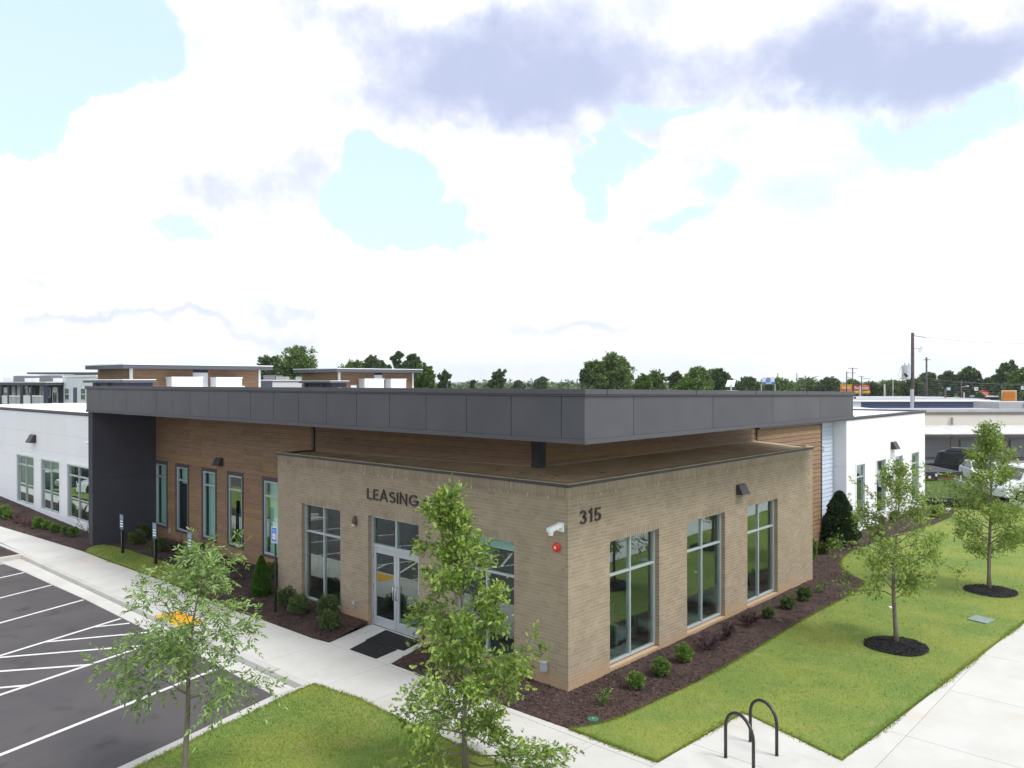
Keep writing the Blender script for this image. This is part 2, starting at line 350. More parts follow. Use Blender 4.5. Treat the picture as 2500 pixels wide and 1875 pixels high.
def terrain(name, poly, res, zf, mt, kind='structure', parent=None):
    xs = [p[0] for p in poly]; ys = [p[1] for p in poly]; idx = {}; V = []; Fs = []
    def vid(p):
        k = (round(p[0], 4), round(p[1], 4))
        if k not in idx: idx[k] = len(V); V.append((p[0], p[1], zf(p[0], p[1])))
        return idx[k]
    x = min(xs)
    while x < max(xs):
        strip = clip(clip(poly, 0, x, False), 0, x+res, True)
        if len(strip) >= 3:
            y = min(ys)
            while y < max(ys):
                c = cell(strip, x, x+res, y, y+res)
                if c:
                    f = [vid(p) for p in c]
                    f = [a for i, a in enumerate(f) if a != f[i-1]]
                    if len(set(f)) == len(f) and len(f) > 2: Fs.append(f)
                y += res
        x += res
    me = bpy.data.meshes.new(name); me.from_pydata(V, [], Fs); me.update(); me.materials.append(mt)
    bm = bmesh.new(); bm.from_mesh(me); bmesh.ops.recalc_face_normals(bm, faces=bm.faces)
    if sum(f.normal.z for f in bm.faces) < 0: bmesh.ops.reverse_faces(bm, faces=bm.faces)
    bm.to_mesh(me); bm.free()
    me.polygons.foreach_set('use_smooth', [True]*len(me.polygons))
    o = bpy.data.objects.new(name, me); COL.objects.link(o)
    if kind: o['kind'] = kind
    if parent: o.parent = parent
    return o
def inpoly(P, poly):
    x, y = P[:, 0], P[:, 1]; r = np.zeros(len(P), bool); q = np.array(poly)
    for i in range(len(q)):
        x0, y0 = q[i-1]; x1, y1 = q[i]
        c = ((y0 > y) != (y1 > y))
        if y1 != y0: r ^= c & (x < (x1-x0)*(y-y0)/(y1-y0)+x0)
    return r
def nz(x, y, s, seed=0): return mnoise.noise(Vector((x*s+seed*13.7, y*s, seed*3.1)))

# ---------------------------------------------------------------- ground, lot, walks
MB().quad((-3000, -3000, -.6), (9000, -3000, -.6), (9000, 9000, -.6), (-3000, 9000, -.6)).build('ground', GRASSF, kind='structure')
WALKF = [(-2.9, 62), (-2.39, 32.4), (-2.06, 27.6), (-1.80, 23.4), (-1.78, 19.9), (-1.70, 16.5), (-1.76, 14.0), (-1.84, 11.5), (-1.74, 9.5), (-1.70, 7.3), (-1.60, 6.68)]
walk = WALKF+[(-.02, 7.13), (.13, 7.13), (.13, 4.75), (-.02, 4.7), (-1.5, 4.25), (-1.45, -.2), (-1.42, -1.2), (-1.42, -3.17), (-3.35, -3.17), (-3.35, 2.25), (-3.28, 3.08), (-3.39, 3.77), (-3.47, 4.5), (-3.5, 4.65), (-3.5, 62)]
plaza = [(-3.35, -3.18), (-1.40, -3.18), (1.56, -3.32), (1.53, -3.5), (.86, -5.57), (3.69, -5.77), (7.45, -6.0), (12.5, -6.33), (30, -7.4), (62, -9.5), (62, -24), (-3.35, -24)]
def sub(poly, z, name='walk_base'):
    pass
asph = MB().box(-60, -3.69, -40, 90, -.5, -.150).build('parking_lot', ASPH, kind='structure')
sw = MB().prism(walk, -.4, -.02).build('sidewalk', CONCK, kind='structure')
def slabs(poly, xs, ys, z, parent, name='slab'):
    for i in range(len(xs)-1):
        for j in range(len(ys)-1):
            c = cell(poly, xs[i]+.006, xs[i+1]-.006, ys[j]+.006, ys[j+1]-.006)
            if c: MB().prism(c, z-.05, z).build(name, CONC, parent)
ysj = [-3.3, -1.9, .45, 2.8, 4.3, 6.66, 9., 11.35, 13.7, 16.05, 18.4, 20.75, 23.1, 25.5, 27.9, 30.3, 32.7, 37.5, 42.3, 62.1]
slabs(walk, [-3.6, -1.62, .2], ysj, 0, sw)
pz = MB().prism(plaza, -.4, -.02).build('pavement', CONCK, kind='structure')
slabs(plaza, [-3.4, -.35, 2.7, 5.75, 8.8, 11.85, 14.9, 17.95, 21, 27, 33, 42, 62.1], [-24, -18, -15, -12, -9, -6.1, -3.1], 0, pz)
kb = MB(); kb.prism([(-3.5, 4.66), (-3.69, 4.66), (-3.69, 24.6), (-9.5, 24.3), (-9.5, 24.48), (-3.66, 24.8), (-3.5, 24.8)], -.4, .004)
kb.prism([(-3.5, 24.8), (-3.66, 24.8), (-4.3, 62), (-4.1, 62)], -.4, .003)
ko = kb.build('kerb', CONCK, kind='structure', bevel=.012)
hd = MB().prism([(-3.5, 4.655), (-3.75, 4.655), (-4.44, 4.64), (-6.2, 4.19), (-8.03, 3.76), (-15, 1.95), (-15, 1.72), (-7.76, 3.52), (-6.36, 3.90), (-5.26, 4.12), (-4.53, 4.35), (-3.76, 4.5), (-3.47, 4.52)], -.4, .002).build('kerb', CONCK, kind='structure', bevel=.01)
gl = MB(); gl.prism([(-3.69, 4.68), (-4.24, 4.72), (-4.19, 7.4), (-4.17, 16.4), (-4.25, 19.2), (-4.31, 22), (-4.42, 24.05), (-9.5, 23.75), (-9.5, 24.29), (-3.69, 24.59)], -.3, -.138)
gut = MB().prism([(-3.69, 4.68), (-4.24, 4.72), (-4.19, 7.4), (-4.17, 16.4), (-4.25, 19.2), (-4.31, 22), (-4.42, 24.05), (-9.5, 23.75), (-9.5, 24.29), (-3.69, 24.59)], -.3, -.146).build('gutter', CONCK, kind='structure')
gpoly = [(-3.695, 4.69), (-4.235, 4.73), (-4.185, 7.4), (-4.165, 16.4), (-4.245, 19.2), (-4.305, 22), (-4.38, 23.6), (-3.695, 23.6)]
slabs(gpoly, [-4.5, -3.6], [4.6, 6.66, 9.7, 12.75, 15.8, 18.85, 21.9, 24.0], -.136, gut, 'gutter_slab')
def stripe(p, q, wd=.11):
    p, q = Vector((*p, -.146)), Vector((*q, -.146)); d = (q-p).normalized(); s = Vector((-d.y, d.x, 0))*wd/2
    MB().quad(p-s, q-s, q+s, p+s).build('parking_line', PAINT, kind='structure')
for p, q in [((-4.33, 21.93), (-9.2, 20.4)), ((-4.27, 19.2), (-9.2, 17.55)), ((-4.22, 16.4), (-9.4, 14.7)), ((-4.22, 13.43), (-9.6, 11.78)), ((-4.23, 10.58), (-9.8, 9.09)), ((-4.23, 7.47), (-10.1, 5.97)), ((-4.40, 24.3), (-9.4, 23.4))]:
    stripe(p, q)
for p, q in [((-5.03, 13.12), (-4.24, 12.75)), ((-6.43, 12.72), (-4.24, 11.52)), ((-7.7, 12.3), (-4.75, 10.46)), ((-9.0, 11.9), (-6.31, 10.03)), ((-9.7, 10.9), (-7.75, 9.66))]:
    v = .004; p3, q3 = Vector((*p, -.142)), Vector((*q, -.142)); d = (q3-p3).normalized(); s = Vector((-d.y, d.x, 0))*.055
    MB().quad(p3-s, q3-s, q3+s, p3+s).build('hatch_line', PAINT, kind='structure')
# yellow ramp pad (truncated domes)
rp = empty('tactile_paving', (-3.25, 11.7, 0), 'yellow tactile warning pad set into the sidewalk at the hatched bay', 'tactile paving')
MB().box(-3.66, -2.95, 10.75, 12.45, -.01, .008).build('pad', YELLOW, rp)
dm = MB()
for i in range(8):
    for j in range(19): dm.box(-3.62+i*.085, -3.585+i*.085, 10.80+j*.087, 10.835+j*.087, .008, .014)
dm.build('domes', YELLOW, rp, kind='stuff')

# lawns and beds
BEDR = [(-1.42, -1.18), (-.86, -1.46), (-.21, -1.6), (.43, -1.65), (.86, -1.68), (2.34, -1.80), (3.76, -1.80), (5.37, -1.77), (7.31, -1.69), (9.43, -1.66), (11.61, -1.70), (13.4, -1.62), (14.24, -1.45), (14.63, -1.03), (15.36, -.36), (16.41, .18), (17.46, .46), (18.93, .64), (21.88, .49), (27.41, -.13), (30.34, -.17)]
bedr = BEDR+[(32.6, .2), (33.0, 1.2), (32, 2.4), (21.9, 2.5), (13.5, 2.5), (13.4, .12), (.12, .12), (.12, 4.7), (-.02, 4.7), (-1.5, 4.25), (-1.45, -.2)]
lawnr = [(-1.42, -3.16)]+[(-1.42, -1.18)]+BEDR[1:]+[(32.6, .2), (33.4, 1.2), (33.6, 12), (62, 12), (62, -9.45), (30, -7.38), (12.5, -6.31), (7.45, -5.98), (3.69, -5.75), (.88, -5.56), (1.55, -3.5), (1.57, -3.30), (-1.40, -3.16)]
lawnl = [(-3.47, 4.5), (-3.76, 4.48), (-4.53, 4.33), (-5.26, 4.10), (-6.36, 3.88), (-7.76, 3.50), (-15, 1.70), (-15, -24), (-3.36, -24), (-3.36, 2.25), (-3.29, 3.08), (-3.40, 3.77)]
bedl = list(WALKF)+[(-.02, 7.13), (.12, 7.13), (.12, 12), (1.5, 12), (1.5, 24.2), (-.2, 24.2), (-.2, 62)]
patch = [(-1.78, 23.2), (-1.50, 23.75), (-1.15, 24.0), (-.87, 23.9), (-.72, 23.2), (-.63, 21.3), (-.60, 19.5), (-.58, 17.2), (-.68, 15.9), (-.95, 14.6), (-1.4, 14.0), (-1.70, 14.0), (-1.68, 16.5), (-1.77, 19.9)]
def zlr(x, y): return .014+.012*nz(x, y, .7, 1)
def zbr(x, y): return .012+.03*nz(x, y, 1.1, 2)*min(1, max(0, -y+1.9)*.8 if x > 1 else .6)+.012*nz(x, y, 6, 5)
def zbl(x, y):
    t = min(1, max(0, (x+1.75)/1.9)); r = max(0, min(1, (y-26)/14))
    return .006+.10*t+.38*r*min(1, max(0, (x+2.3)/1.7))+.014*nz(x, y, 3, 3)*(t > .02)
terrain('lawn', lawnr, 1.0, zlr, GRASS); terrain('lawn', lawnl, .7, zlr, GRASS)
terrain('mulch_bed', bedr, .22, zbr, MULCH); terrain('mulch_bed', bedl, .3, zbl, MULCH)
terrain('grass_patch', patch, .3, lambda x, y: zbl(x, y)+.03, GRASS)
isl = [(-3.67, 24.82), (-9.5, 24.5), (-9.5, 40), (-3.95, 40)]
terrain('mulch_bed', [(-3.7, 24.84), (-4.6, 24.79), (-4.9, 30), (-3.95, 30)], .3, lambda x, y: .0+.01*nz(x, y, 3, 4), MULCH)
terrain('grass_patch', [(-4.6, 24.79), (-9.4, 24.52), (-9.4, 45), (-4.2, 45), (-3.98, 30), (-4.9, 30)], .8, lambda x, y: .0, GRASS)

def blades(name, poly, n0, zf, mt, h=(.02, .05), dens=None):
    q = np.array(poly); lo, hi = q.min(0), q.max(0)
    P = RNG.uniform(lo, hi, (n0, 2)); P = P[inpoly(P, poly)]
    d = np.hypot(P[:, 0]-CAM.x, P[:, 1]-CAM.y); fx = (P[:, 0]-CAM.x)*F_.x+(P[:, 1]-CAM.y)*F_.y; rx = (P[:, 0]-CAM.x)*R2.x+(P[:, 1]-CAM.y)*R2.y
    ok = (fx > 8) & (np.abs(rx)/fx < .70) & (RNG.random(len(P)) < np.clip((15/np.maximum(d, 1))**2, 0, 1)) & (d < 48)
    P = P[ok]; d = d[ok]; k = len(P); z = np.array([zf(a, b) for a, b in P]) if k else np.zeros(0)
    a = RNG.uniform(0, 2*np.pi, k); hh = RNG.uniform(*h, k)*np.clip(d/16, .8, 1.1); wd = .006*np.clip(d/14, 1, 1.8); ln = RNG.normal(0, .35, (k, 2))*hh[:, None]
    A = np.stack([P[:, 0]-np.cos(a)*wd, P[:, 1]-np.sin(a)*wd, z-.004], -1); B = np.stack([P[:, 0]+np.cos(a)*wd, P[:, 1]+np.sin(a)*wd, z-.004], -1)
    T = np.stack([P[:, 0]+ln[:, 0], P[:, 1]+ln[:, 1], z+hh], -1)
    V = np.stack([A, B, T], 1).reshape(-1, 3); npmesh(name, V, np.arange(len(V)).reshape(-1, 3), mt, kind='stuff')
blades('grass_blades', lawnr, 560000, zlr, BLADE, (.015, .042)); blades('grass_blades', lawnl, 400000, zlr, BLADE, (.015, .042))
blades('grass_blades', patch, 26000, lambda x, y: zbl(x, y)+.03, BLADE, (.02, .05))
def fringe(poly, zf, a, b, wdt=.05, per=90):
    pts = []
    for i in range(a, b):
        p, q = np.array(poly[i % len(poly)]), np.array(poly[(i+1) % len(poly)]); L = np.hypot(*(q-p)); k = int(L*per); t = RNG.random(k)[:, None]; pts.append(p+(q-p)*t+RNG.normal(0, wdt*.45, (k, 2))*(1+.8*np.sin(t*L*1.7)))
    P = np.concatenate(pts); k = len(P); hh = RNG.uniform(.02, .055, k); an = RNG.uniform(0, 2*np.pi, k); wd = .007; ln = RNG.normal(0, .6, (k, 2))*hh[:, None]; z = np.full(k, .002)
    A = np.stack([P[:, 0]-np.cos(an)*wd, P[:, 1]-np.sin(an)*wd, z], -1); B = np.stack([P[:, 0]+np.cos(an)*wd, P[:, 1]+np.sin(an)*wd, z], -1); T = np.stack([P[:, 0]+ln[:, 0], P[:, 1]+ln[:, 1], z+hh], -1)
    V = np.stack([A, B, T], 1).reshape(-1, 3); npmesh('grass_fringe', V, np.arange(len(V)).reshape(-1, 3), BLADE, kind='stuff')
fringe(lawnl, zlr, 0, 6, .06, 420); fringe(lawnl, zlr, 8, 12, .06, 420); fringe(lawnr, zlr, 0, 20, .05, 330); fringe(lawnr, zlr, 26, 36, .055, 420); fringe(patch, zlr, 0, len(patch), .06, 250)
def chips(poly, n0, zf, mt, name='mulch_chips', near=30):
    q = np.array(poly); lo, hi = q.min(0), q.max(0); hi = np.minimum(hi, [34, 40])
    P = RNG.uniform(lo, hi, (n0, 2)); P = P[inpoly(P, poly)]
    d = np.hypot(P[:, 0]-CAM.x, P[:, 1]-CAM.y); P = P[RNG.random(len(P)) < np.clip((18/d)**2, .08, 1)]; k = len(P)
    z = np.array([zf(a, b) for a, b in P])+RNG.uniform(.006, .02, k); a = RNG.uniform(0, 2*np.pi, k); L = RNG.uniform(.015, .045, k); W = RNG.uniform(.004, .011, k)
    u = np.stack([np.cos(a), np.sin(a), RNG.normal(0, .3, k)], -1)*L[:, None]; v = np.stack([-np.sin(a), np.cos(a), RNG.normal(0, .4, k)], -1)*W[:, None]
    c = np.stack([P[:, 0], P[:, 1], z], -1); V = np.stack([c-u-v, c+u-v, c+u+v, c-u+v], 1).reshape(-1, 3)
    npmesh(name, V, np.arange(len(V)).reshape(-1, 4), mt, kind='stuff')
chips(bedr, 90000, zbr, CHIP); chips(bedl, 90000, zbl, CHIP)

# ---------------------------------------------------------------- leasing office
OFF = empty('leasing_office', (0, 0, 0), 'single-storey leasing office with tan brick front, charcoal fascia, wood siding and white wings', 'building')
def wb(mb, wl, u0, u1, z0, z1, d0, d1):
    """box on wall wl=('L'|'R', plane): u along it, d = depth inwards"""
    k, c = wl
    if k == 'L': mb.box(c+d0, c+d1, u0, u1, z0, z1)
    else: mb.box(u0, u1, c+d0, c+d1, z0, z1)
    return mb
def rects(u0, u1, z0, z1, ops):
    us = sorted({u0, u1, *[min(max(v, u0), u1) for o in ops for v in o[:2]]}); zs = sorted({z0, z1, *[min(max(v, z0), z1) for o in ops for v in o[2:4]]})
    out = []
    for a, b in zip(us, us[1:]):
        run = None
        for c, d in zip(zs, zs[1:]):
            cu, cz = (a+b)/2, (c+d)/2
            if any(o[0] < cu < o[1] and o[2] < cz < o[3] for o in ops):
                if run: out.append((a, b, *run)); run = None
            else: run = (run[0], d) if run else (c, d)
        if run: out.append((a, b, *run))
    return out
def wallbox(name, wl, u0, u1, z0, z1, ops, d0, d1, mt, parent=OFF):
    mb = MB()
    for r in rects(u0, u1, z0, z1, ops): wb(mb, wl, *r, d0, d1)
    return mb.build(name, mt, parent)
BL, BR = ('L', 0.), ('R', 0.)
OPL = [(1.60, 3.63, .10, 3.075), (4.98, 7.14, -.05, 3.075), (8.45, 10.48, .10, 3.075)]
OPR = [(1.55, 3.68, .10, 3.075), (5.04, 7.15, .10, 3.075), (8.53, 10.63, .10, 3.075)]
LL, LR = 11.85, 13.41
bwl = wallbox('brick_wall', BL, .24, LL-.008, -.2, 4.47, OPL, .0035, .24, MORTAR)
bwr = wallbox('brick_wall', BR, .0035, LR-.008, -.2, 4.47, OPR, .0035, .24, MORTAR)
# bricks: running bond, corbel, soldier courses
CH, BLN = .082, .2032
bricks = []                                                       # (wall, u0,u1,z0,z1,d0,d1)
def run_course(wl, L, k, ops, corner):
    z0 = k*CH+.005; z1 = z0+.072; off = (BLN/2 if k % 2 else 0)
    u = (.111 if corner else 0)-(0 if not corner else 0); first = True
    st = u
    edges = [st]; x = off if off > st+.04 else off+BLN
    while x < L-.04: edges.append(x); x += BLN
    edges.append(L)
    for a, b in zip(edges, edges[1:]):
        segs = [(a, b)]
        for o in ops:
            if o[2] < (z0+z1)/2 < o[3]+.205:
                ns = []
                for s, e in segs:
                    if e <= o[0] or s >= o[1]: ns.append((s, e))
                    else:
                        if s < o[0]-.012: ns.append((s, o[0]+.014))
                        if e > o[1]+.016: ns.append((o[1]-.004, e))
                segs = ns
        for s, e in segs:
            dd = RNG.normal(0, .0009)
            bricks.append((wl, s, e-.010, z0, z1, dd-(.012 if k >= 51 else 0), .10))
for k in range(-1, 52):
    run_course(BL, LL, k, OPL, k % 2 == 0); run_course(BR, LR, k, OPR, k % 2 == 1)
for wl, L, ops in ((BL, LL, OPL), (BR, LR, OPR)):
    u = .0 if wl is BR else .084
    while u < L-.06: bricks.append((wl, u, min(u+.074, L), 4.272, 4.476, -.022, .10)); u += .082
    for o in ops:
        kk = round((o[1]-o[0])/.082); st_ = (o[1]-o[0])/kk
        for i in range(kk): bricks.append((wl, o[0]+i*st_, o[0]+(i+1)*st_-.009, 3.079, 3.277, -.002, .10))
def bdist(b):
    c = Vector((b[0][1], (b[1]+b[2])/2, (b[3]+b[4])/2)) if b[0][0] == 'L' else Vector(((b[1]+b[2])/2, b[0][1], (b[3]+b[4])/2))
    d = (c-CAM); dep = d.dot(F_); px = 1250+FPX*d.dot(R2)/dep
    face = abs(d.x if b[0][0] == 'L' else d.y)/d.length
    hid = (1000 < px < 1290 and c.z < 3.3) if b[0][0] == 'L' else False
    return dep/math.sqrt(face)/math.sqrt((b[2]-b[1])*(b[4]-b[3])/.0145)+(100 if hid else 0)+(100 if c.z < .05 else 0)
bricks.sort(key=bdist)
bmesh_cache = {}
for i, b in enumerate(bricks[:300]):
    wl, u0, u1, z0, z1, d0, d1 = b; key = (wl[0], round(u1-u0, 3), round(z1-z0, 3))
    if key not in bmesh_cache:
        mb = MB(); wb(mb, (wl[0], 0), 0, u1-u0, 0, z1-z0, 0, .10); o = mb.build('brick', BRICK); bmesh_cache[key] = o.data
        bpy.data.objects.remove(o)
    o = bpy.data.objects.new('brick', bmesh_cache[key]); COL.objects.link(o)
    o.location = (d0, u0, z0) if wl[0] == 'L' else (u0, d0, z0); o.parent = bwl if wl[0] == 'L' else bwr
for wl, par in ((BL, bwl), (BR, bwr)):
    mb = MB()
    for b in bricks[300:]:
        if b[0] is wl: wb(mb, *b)
    mb.build('brickwork', BRICK, par, kind='stuff')
    mb = MB(); u = .55
    while u < (LL if wl is BL else LR)-.3: wb(mb, wl, u, u+.011, 4.195, 4.262, -.016, .0); u += .61 if random.random() < .8 else 1.22
    for o_ in (OPL if wl is BL else OPR):
        for f in (.3, .7): uu = o_[0]+(o_[1]-o_[0])*f; wb(mb, wl, uu, uu+.010, 3.085, 3.15, -.005, .0)
    mb.build('weep_vents', flat('weep', (.62, .58, .48)), par, kind='stuff')
wallbox('brick_return', ('R', LL-.10), .11, 1.40, -.2, 4.47, [], 0, .10, BRICK)
wallbox('brick_return', ('L', LR-.10), .24, 2.05, -.2, 4.47, [], 0, .10, BRICK)
mb = MB(); mb.box(.02, .1, .02, .1, -.2, -.09).build('footing', MORTAR, OFF)
# low brick-box roof, rising to the main wall
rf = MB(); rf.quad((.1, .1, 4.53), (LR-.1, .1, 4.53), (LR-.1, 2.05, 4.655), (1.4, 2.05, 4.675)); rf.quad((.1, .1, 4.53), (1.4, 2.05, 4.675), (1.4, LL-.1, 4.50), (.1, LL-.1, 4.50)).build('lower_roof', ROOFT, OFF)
cp = MB(); TANC = pm('tan_coping', (.42, .36, .255), .8, (.34, .285, .19), 3.)
cp.box(-.035, .16, -.035, LL+.03, 4.545, 4.566); cp.box(.16, LR+.03, -.035, .16, 4.545, 4.566); cp.box(LR-.13, LR+.03, .16, 2.05, 4.545, 4.60); cp.build('coping_top', TANC, OFF)
cp = MB(); cp.box(-.045, .0, -.045, LL+.035, 4.482, 4.544); cp.box(.0, LR+.035, -.045, .0, 4.482, 4.544); cp.box(-.035, .0, -.035, LL+.03, 4.476, 4.482); cp.box(.0, LR+.03, -.035, .0, 4.476, 4.482); cp.box(0, 1.4, LL, LL+.035, 4.482, 4.544); cp.box(LR, LR+.035, 0, 2.05, 4.482, 4.544)
cp.build('coping', TRIM, OFF)
fl = MB(); fl.box(1.36, 1.40, 2.01, LL, 4.50, 4.545); fl.obox((1.36, 2.01, 4.66), (.04, 0, 0), (0, .0, 0.0), (0, 0, .02))
fl = MB(); fl.obox((1.355, 2.0, 4.672), (.045, 0, 0), (0, LL-2.1, -.172), (0, 0, .022)); fl.obox((1.4, 2.005, 4.672), (LR-1.5, 0, -.018), (0, .045, 0), (0, 0, .022)); fl.build('roof_flashing', flat('flashing', (.36, .29, .19)), OFF)
dr = empty('roof_debris', (.6, .6, 4.56), 'few dark dead leaves lying on the brick block roof near the corner column', 'leaves'); mb = MB()
for p in [(.55, 1.3), (.75, .95), (1.2, 1.0), (.35, .75), (.6, 1.9), (2.0, .55), (.5, 2.6)]: mb.quad(*[(p[0]+a, p[1]+b, 4.585+.02*abs(a)+.05*p[1]*.3) for a, b in ((-.08, -.03), (.05, -.05), (.09, .03), (-.03, .05))])
mb.build('dead_leaf', flat('dead_leaf', (.05, .035, .02)), dr)

def window(wl, u0, u1, z0, z1, mull, trans, depth, mt=ALU, fw=.05, shade=None, bottom=None):
    """aluminium window: frame part with pane sub-parts, set back by depth"""
    f = MB(); d0, d1 = depth, depth+.11
    wb(f, wl, u0, u0+fw, z0, z1, d0, d1); wb(f, wl, u1-fw, u1, z0, z1, d0, d1)
    wb(f, wl, u0+fw, u1-fw, z0, z0+fw, d0, d1); wb(f, wl, u0+fw, u1-fw, z1-fw, z1, d0, d1)
    us = [u0+fw]+[v for m_ in mull for v in (m_-fw/2, m_+fw/2)]+[u1-fw]
    zs = [z0+fw]+[v for t_ in trans for v in (t_-fw/2, t_+fw/2)]+[z1-fw]
    for m_ in mull: wb(f, wl, m_-fw/2, m_+fw/2, z0+fw, z1-fw, d0-.002, d1)
    for t_ in trans:
        for a, b in zip(us[::2], us[1::2]): wb(f, wl, a, b, t_-fw/2, t_+fw/2, d0, d1)
    fo = f.build('window', mt, OFF, bevel=.004)
    for a, b in zip(us[::2], us[1::2]):
        for c, d in zip(zs[::2], zs[1::2]): g_ = MB(); wb(g_, wl, a, b, c, d, d0+.045, d0+.056); g_.build('pane', GLASS, fo)
    if shade is not None: g_ = MB(); wb(g_, wl, u0+fw, u1-fw, shade, z1-.02, d1+.10, d1+.105); g_.build('roller_shade', SHADE, fo)
    return fo
for o_, sh in ((OPL[0], 2.76), (OPL[2], None)): window(BL, o_[0]+.01, o_[1]-.01, .13, 3.07, [(o_[0]+o_[1])/2], [2.22], .12, shade=sh)
for o_ in OPR: window(BR, o_[0]+.01, o_[1]-.01, .13, 3.07, [(o_[0]+o_[1])/2-.05], [2.22], .12)
# entrance: frame with transom lights, two glazed leaves
o_ = OPL[1]; fr = MB(); fw = .055; um = 6.06
for a, b, c, d in ((o_[0]+.01, o_[0]+.07, 0, 3.07), (o_[1]-.07, o_[1]-.01, 0, 3.07), (o_[0]+.07, o_[1]-.07, 3.015, 3.07), (o_[0]+.07, o_[1]-.07, 2.16, 2.28), (um-.03, um+.03, 2.28, 3.015)): wb(fr, BL, a, b, c, d, .12, .24)
fro = fr.build('door_frame', ALU, OFF, bevel=.004)
for a, b in ((o_[0]+.07, um-.03), (um+.03, o_[1]-.07)): g_ = MB(); wb(g_, BL, a, b, 2.28, 3.015, .165, .176); g_.build('pane', GLASS, fro)
for k, (a, b) in enumerate(((o_[0]+.075, um-.004), (um+.004, o_[1]-.075))):
    lf = MB(); st_ = .11
    for r in ((a, a+st_, .015, 2.155), (b-st_, b, .015, 2.155), (a+st_, b-st_, .015, .27), (a+st_, b-st_, 2.04, 2.155)): wb(lf, BL, *r, .135, .18)
    lo = lf.build('door', ALU, OFF, bevel=.003)
    g_ = MB(); wb(g_, BL, a+st_, b-st_, .27, 2.04, .152, .163); g_.build('pane', GLASS, lo)
    hu = b-.06 if k == 0 else a+.06; sgn = 1
    MB().tube([(.13, hu, 1.22), (.07, hu, 1.22), (.055, hu, 1.20), (.055, hu, .90), (.07, hu, .88), (.13, hu, .88)], .014, 8).build('handle', flat('steel', (.6, .6, .6), .25, metal=.8), lo, smooth=True)
    hg = MB(); hv = a-.012 if k == 0 else b
    for zc in (.25, 1.1, 1.95): wb(hg, BL, hv, hv+.012, zc-.06, zc+.06, .125, .14)
    hg.build('hinge', TRIM, lo)

# main block walls in wood siding
SL, SR = ('L', 1.4), ('R', 2.05)
SOP = [(23.05, 24.1, .62, 3.26), (21.07, 22.08, .62, 3.26), (18.72, 19.74, .62, 3.26), (16.65, 17.67, .62, 3.26), (14.10, 15.09, .62, 3.26)]
TR = .105
tops = [(a-(.0 if a > 23.1 else TR), b+TR, c-.09, d+.14) for a, b, c, d in SOP]
swl = wallbox('siding_wall', SL, 2.05+.25, 24.1, -.2, 5.57, SOP, .02, .25, TRIM)
swr = wallbox('siding_wall', SR, 1.42, 19.4, -.2, 5.30, [], .02, .25, TRIM)
planks_cache = {}
def planks(wl, u0, u1, z0, z1, ops, mt, par, exp=.178, stagger=True, z_skip=None, name='plank'):
    k = 0; z = z0
    while z < z1-.02:
        zt = min(z+exp, z1); L = 3.66; off = random.uniform(0, L) if stagger else 99
        es = [u0]; x = u0+off
        while x < u1-.3: es.append(x); x += L
        es.append(u1)
        for a, b in zip(es, es[1:]):
            segs = [(a, b, z, zt)]
            for o in ops: segs = [r for s in segs for r in rects(*s, [o])]
            for s in segs:
                if s[1]-s[0] < .02: continue
                mb = MB(); a_, b_, c_, d_ = s; b_ -= .004; c_ += .009 if c_ == z else 0  # raised bottom bares darker backing, drawing the lap shadow line
                # lap profile: bottom edge proud of the top edge
                if wl[0] == 'L':
                    X0, X1 = wl[1]-.024, wl[1]-.001
                    P = [(X0, a_, c_), (X0, b_, c_), (X1, b_, d_), (X1, a_, d_), (wl[1]+.02, a_, c_), (wl[1]+.02, b_, c_), (wl[1]+.02, b_, d_), (wl[1]+.02, a_, d_)]
                    mb.v = P; mb.f = [(0, 3, 2, 1), (4, 5, 6, 7), (0, 1, 5, 4), (3, 7, 6, 2), (0, 4, 7, 3), (1, 2, 6, 5)]
                else:
                    Y0, Y1 = wl[1]-.024, wl[1]-.001
                    P = [(a_, Y0, c_), (b_, Y0, c_), (b_, Y1, d_), (a_, Y1, d_), (a_, wl[1]+.02, c_), (b_, wl[1]+.02, c_), (b_, wl[1]+.02, d_), (a_, wl[1]+.02, d_)]
                    mb.v = P; mb.f = [(0, 1, 2, 3), (4, 7, 6, 5), (0, 4, 5, 1), (3, 2, 6, 7), (0, 3, 7, 4), (1, 5, 6, 2)]
                mb.build(name, mt, par)
        z += exp; k += 1
planks(SL, LL+.14, 24.09, .02, 5.55, tops, WOOD, swl)
planks(SL, 2.16, LL-.01, 4.47, 5.55, [], WOOD, swl)
planks(SR, 1.52, LR-.05, 4.58, 5.55, [], WOOD, swr)
planks(SR, LR+.06, 19.33, .02, 5.28, [], WOOD, swr)
tb = MB(); tb.box(1.34, 1.385, LL+.0, LL+.13, -.0, 5.56).build('corner_trim', TRIM, OFF)
tb = MB(); tb.box(1.27, 1.53, 1.92, 2.18, 4.64, 5.565).build('corner_column', DKSTUCCO, OFF, bevel=.006)
tb = MB(); tb.box(LR-.05, LR+.06, 2.0, 2.045, 4.62, 5.56).build('corner_trim', TRIM, OFF)
tb = MB(); tb.box(19.34, 19.44, 2.02, 2.62, -.1, 5.28).build('corner_trim', TRIM, OFF)
for (a, b, c, d), sh in zip(SOP, (.6, 2.55, .6, None, .6)):
    t_ = MB(); lf = 0 if a > 23.0 and False else TR
    bb = min(b+TR, 24.09)
    wb(t_, SL, a-TR, a, c-.09, d+.14, -.03, .02); 
    if b < 24: wb(t_, SL, b, bb, c-.09, d+.14, -.03, .02)
    wb(t_, SL, a, b, d, d+.14, -.03, .02); wb(t_, SL, a, b, c-.09, c, -.03, .02); t_.build('window_trim', TRIM, OFF)
    window(SL, a, b, c, d, [], [2.72], -.012, fw=.062, shade=(c+.03 if sh == .6 else sh))

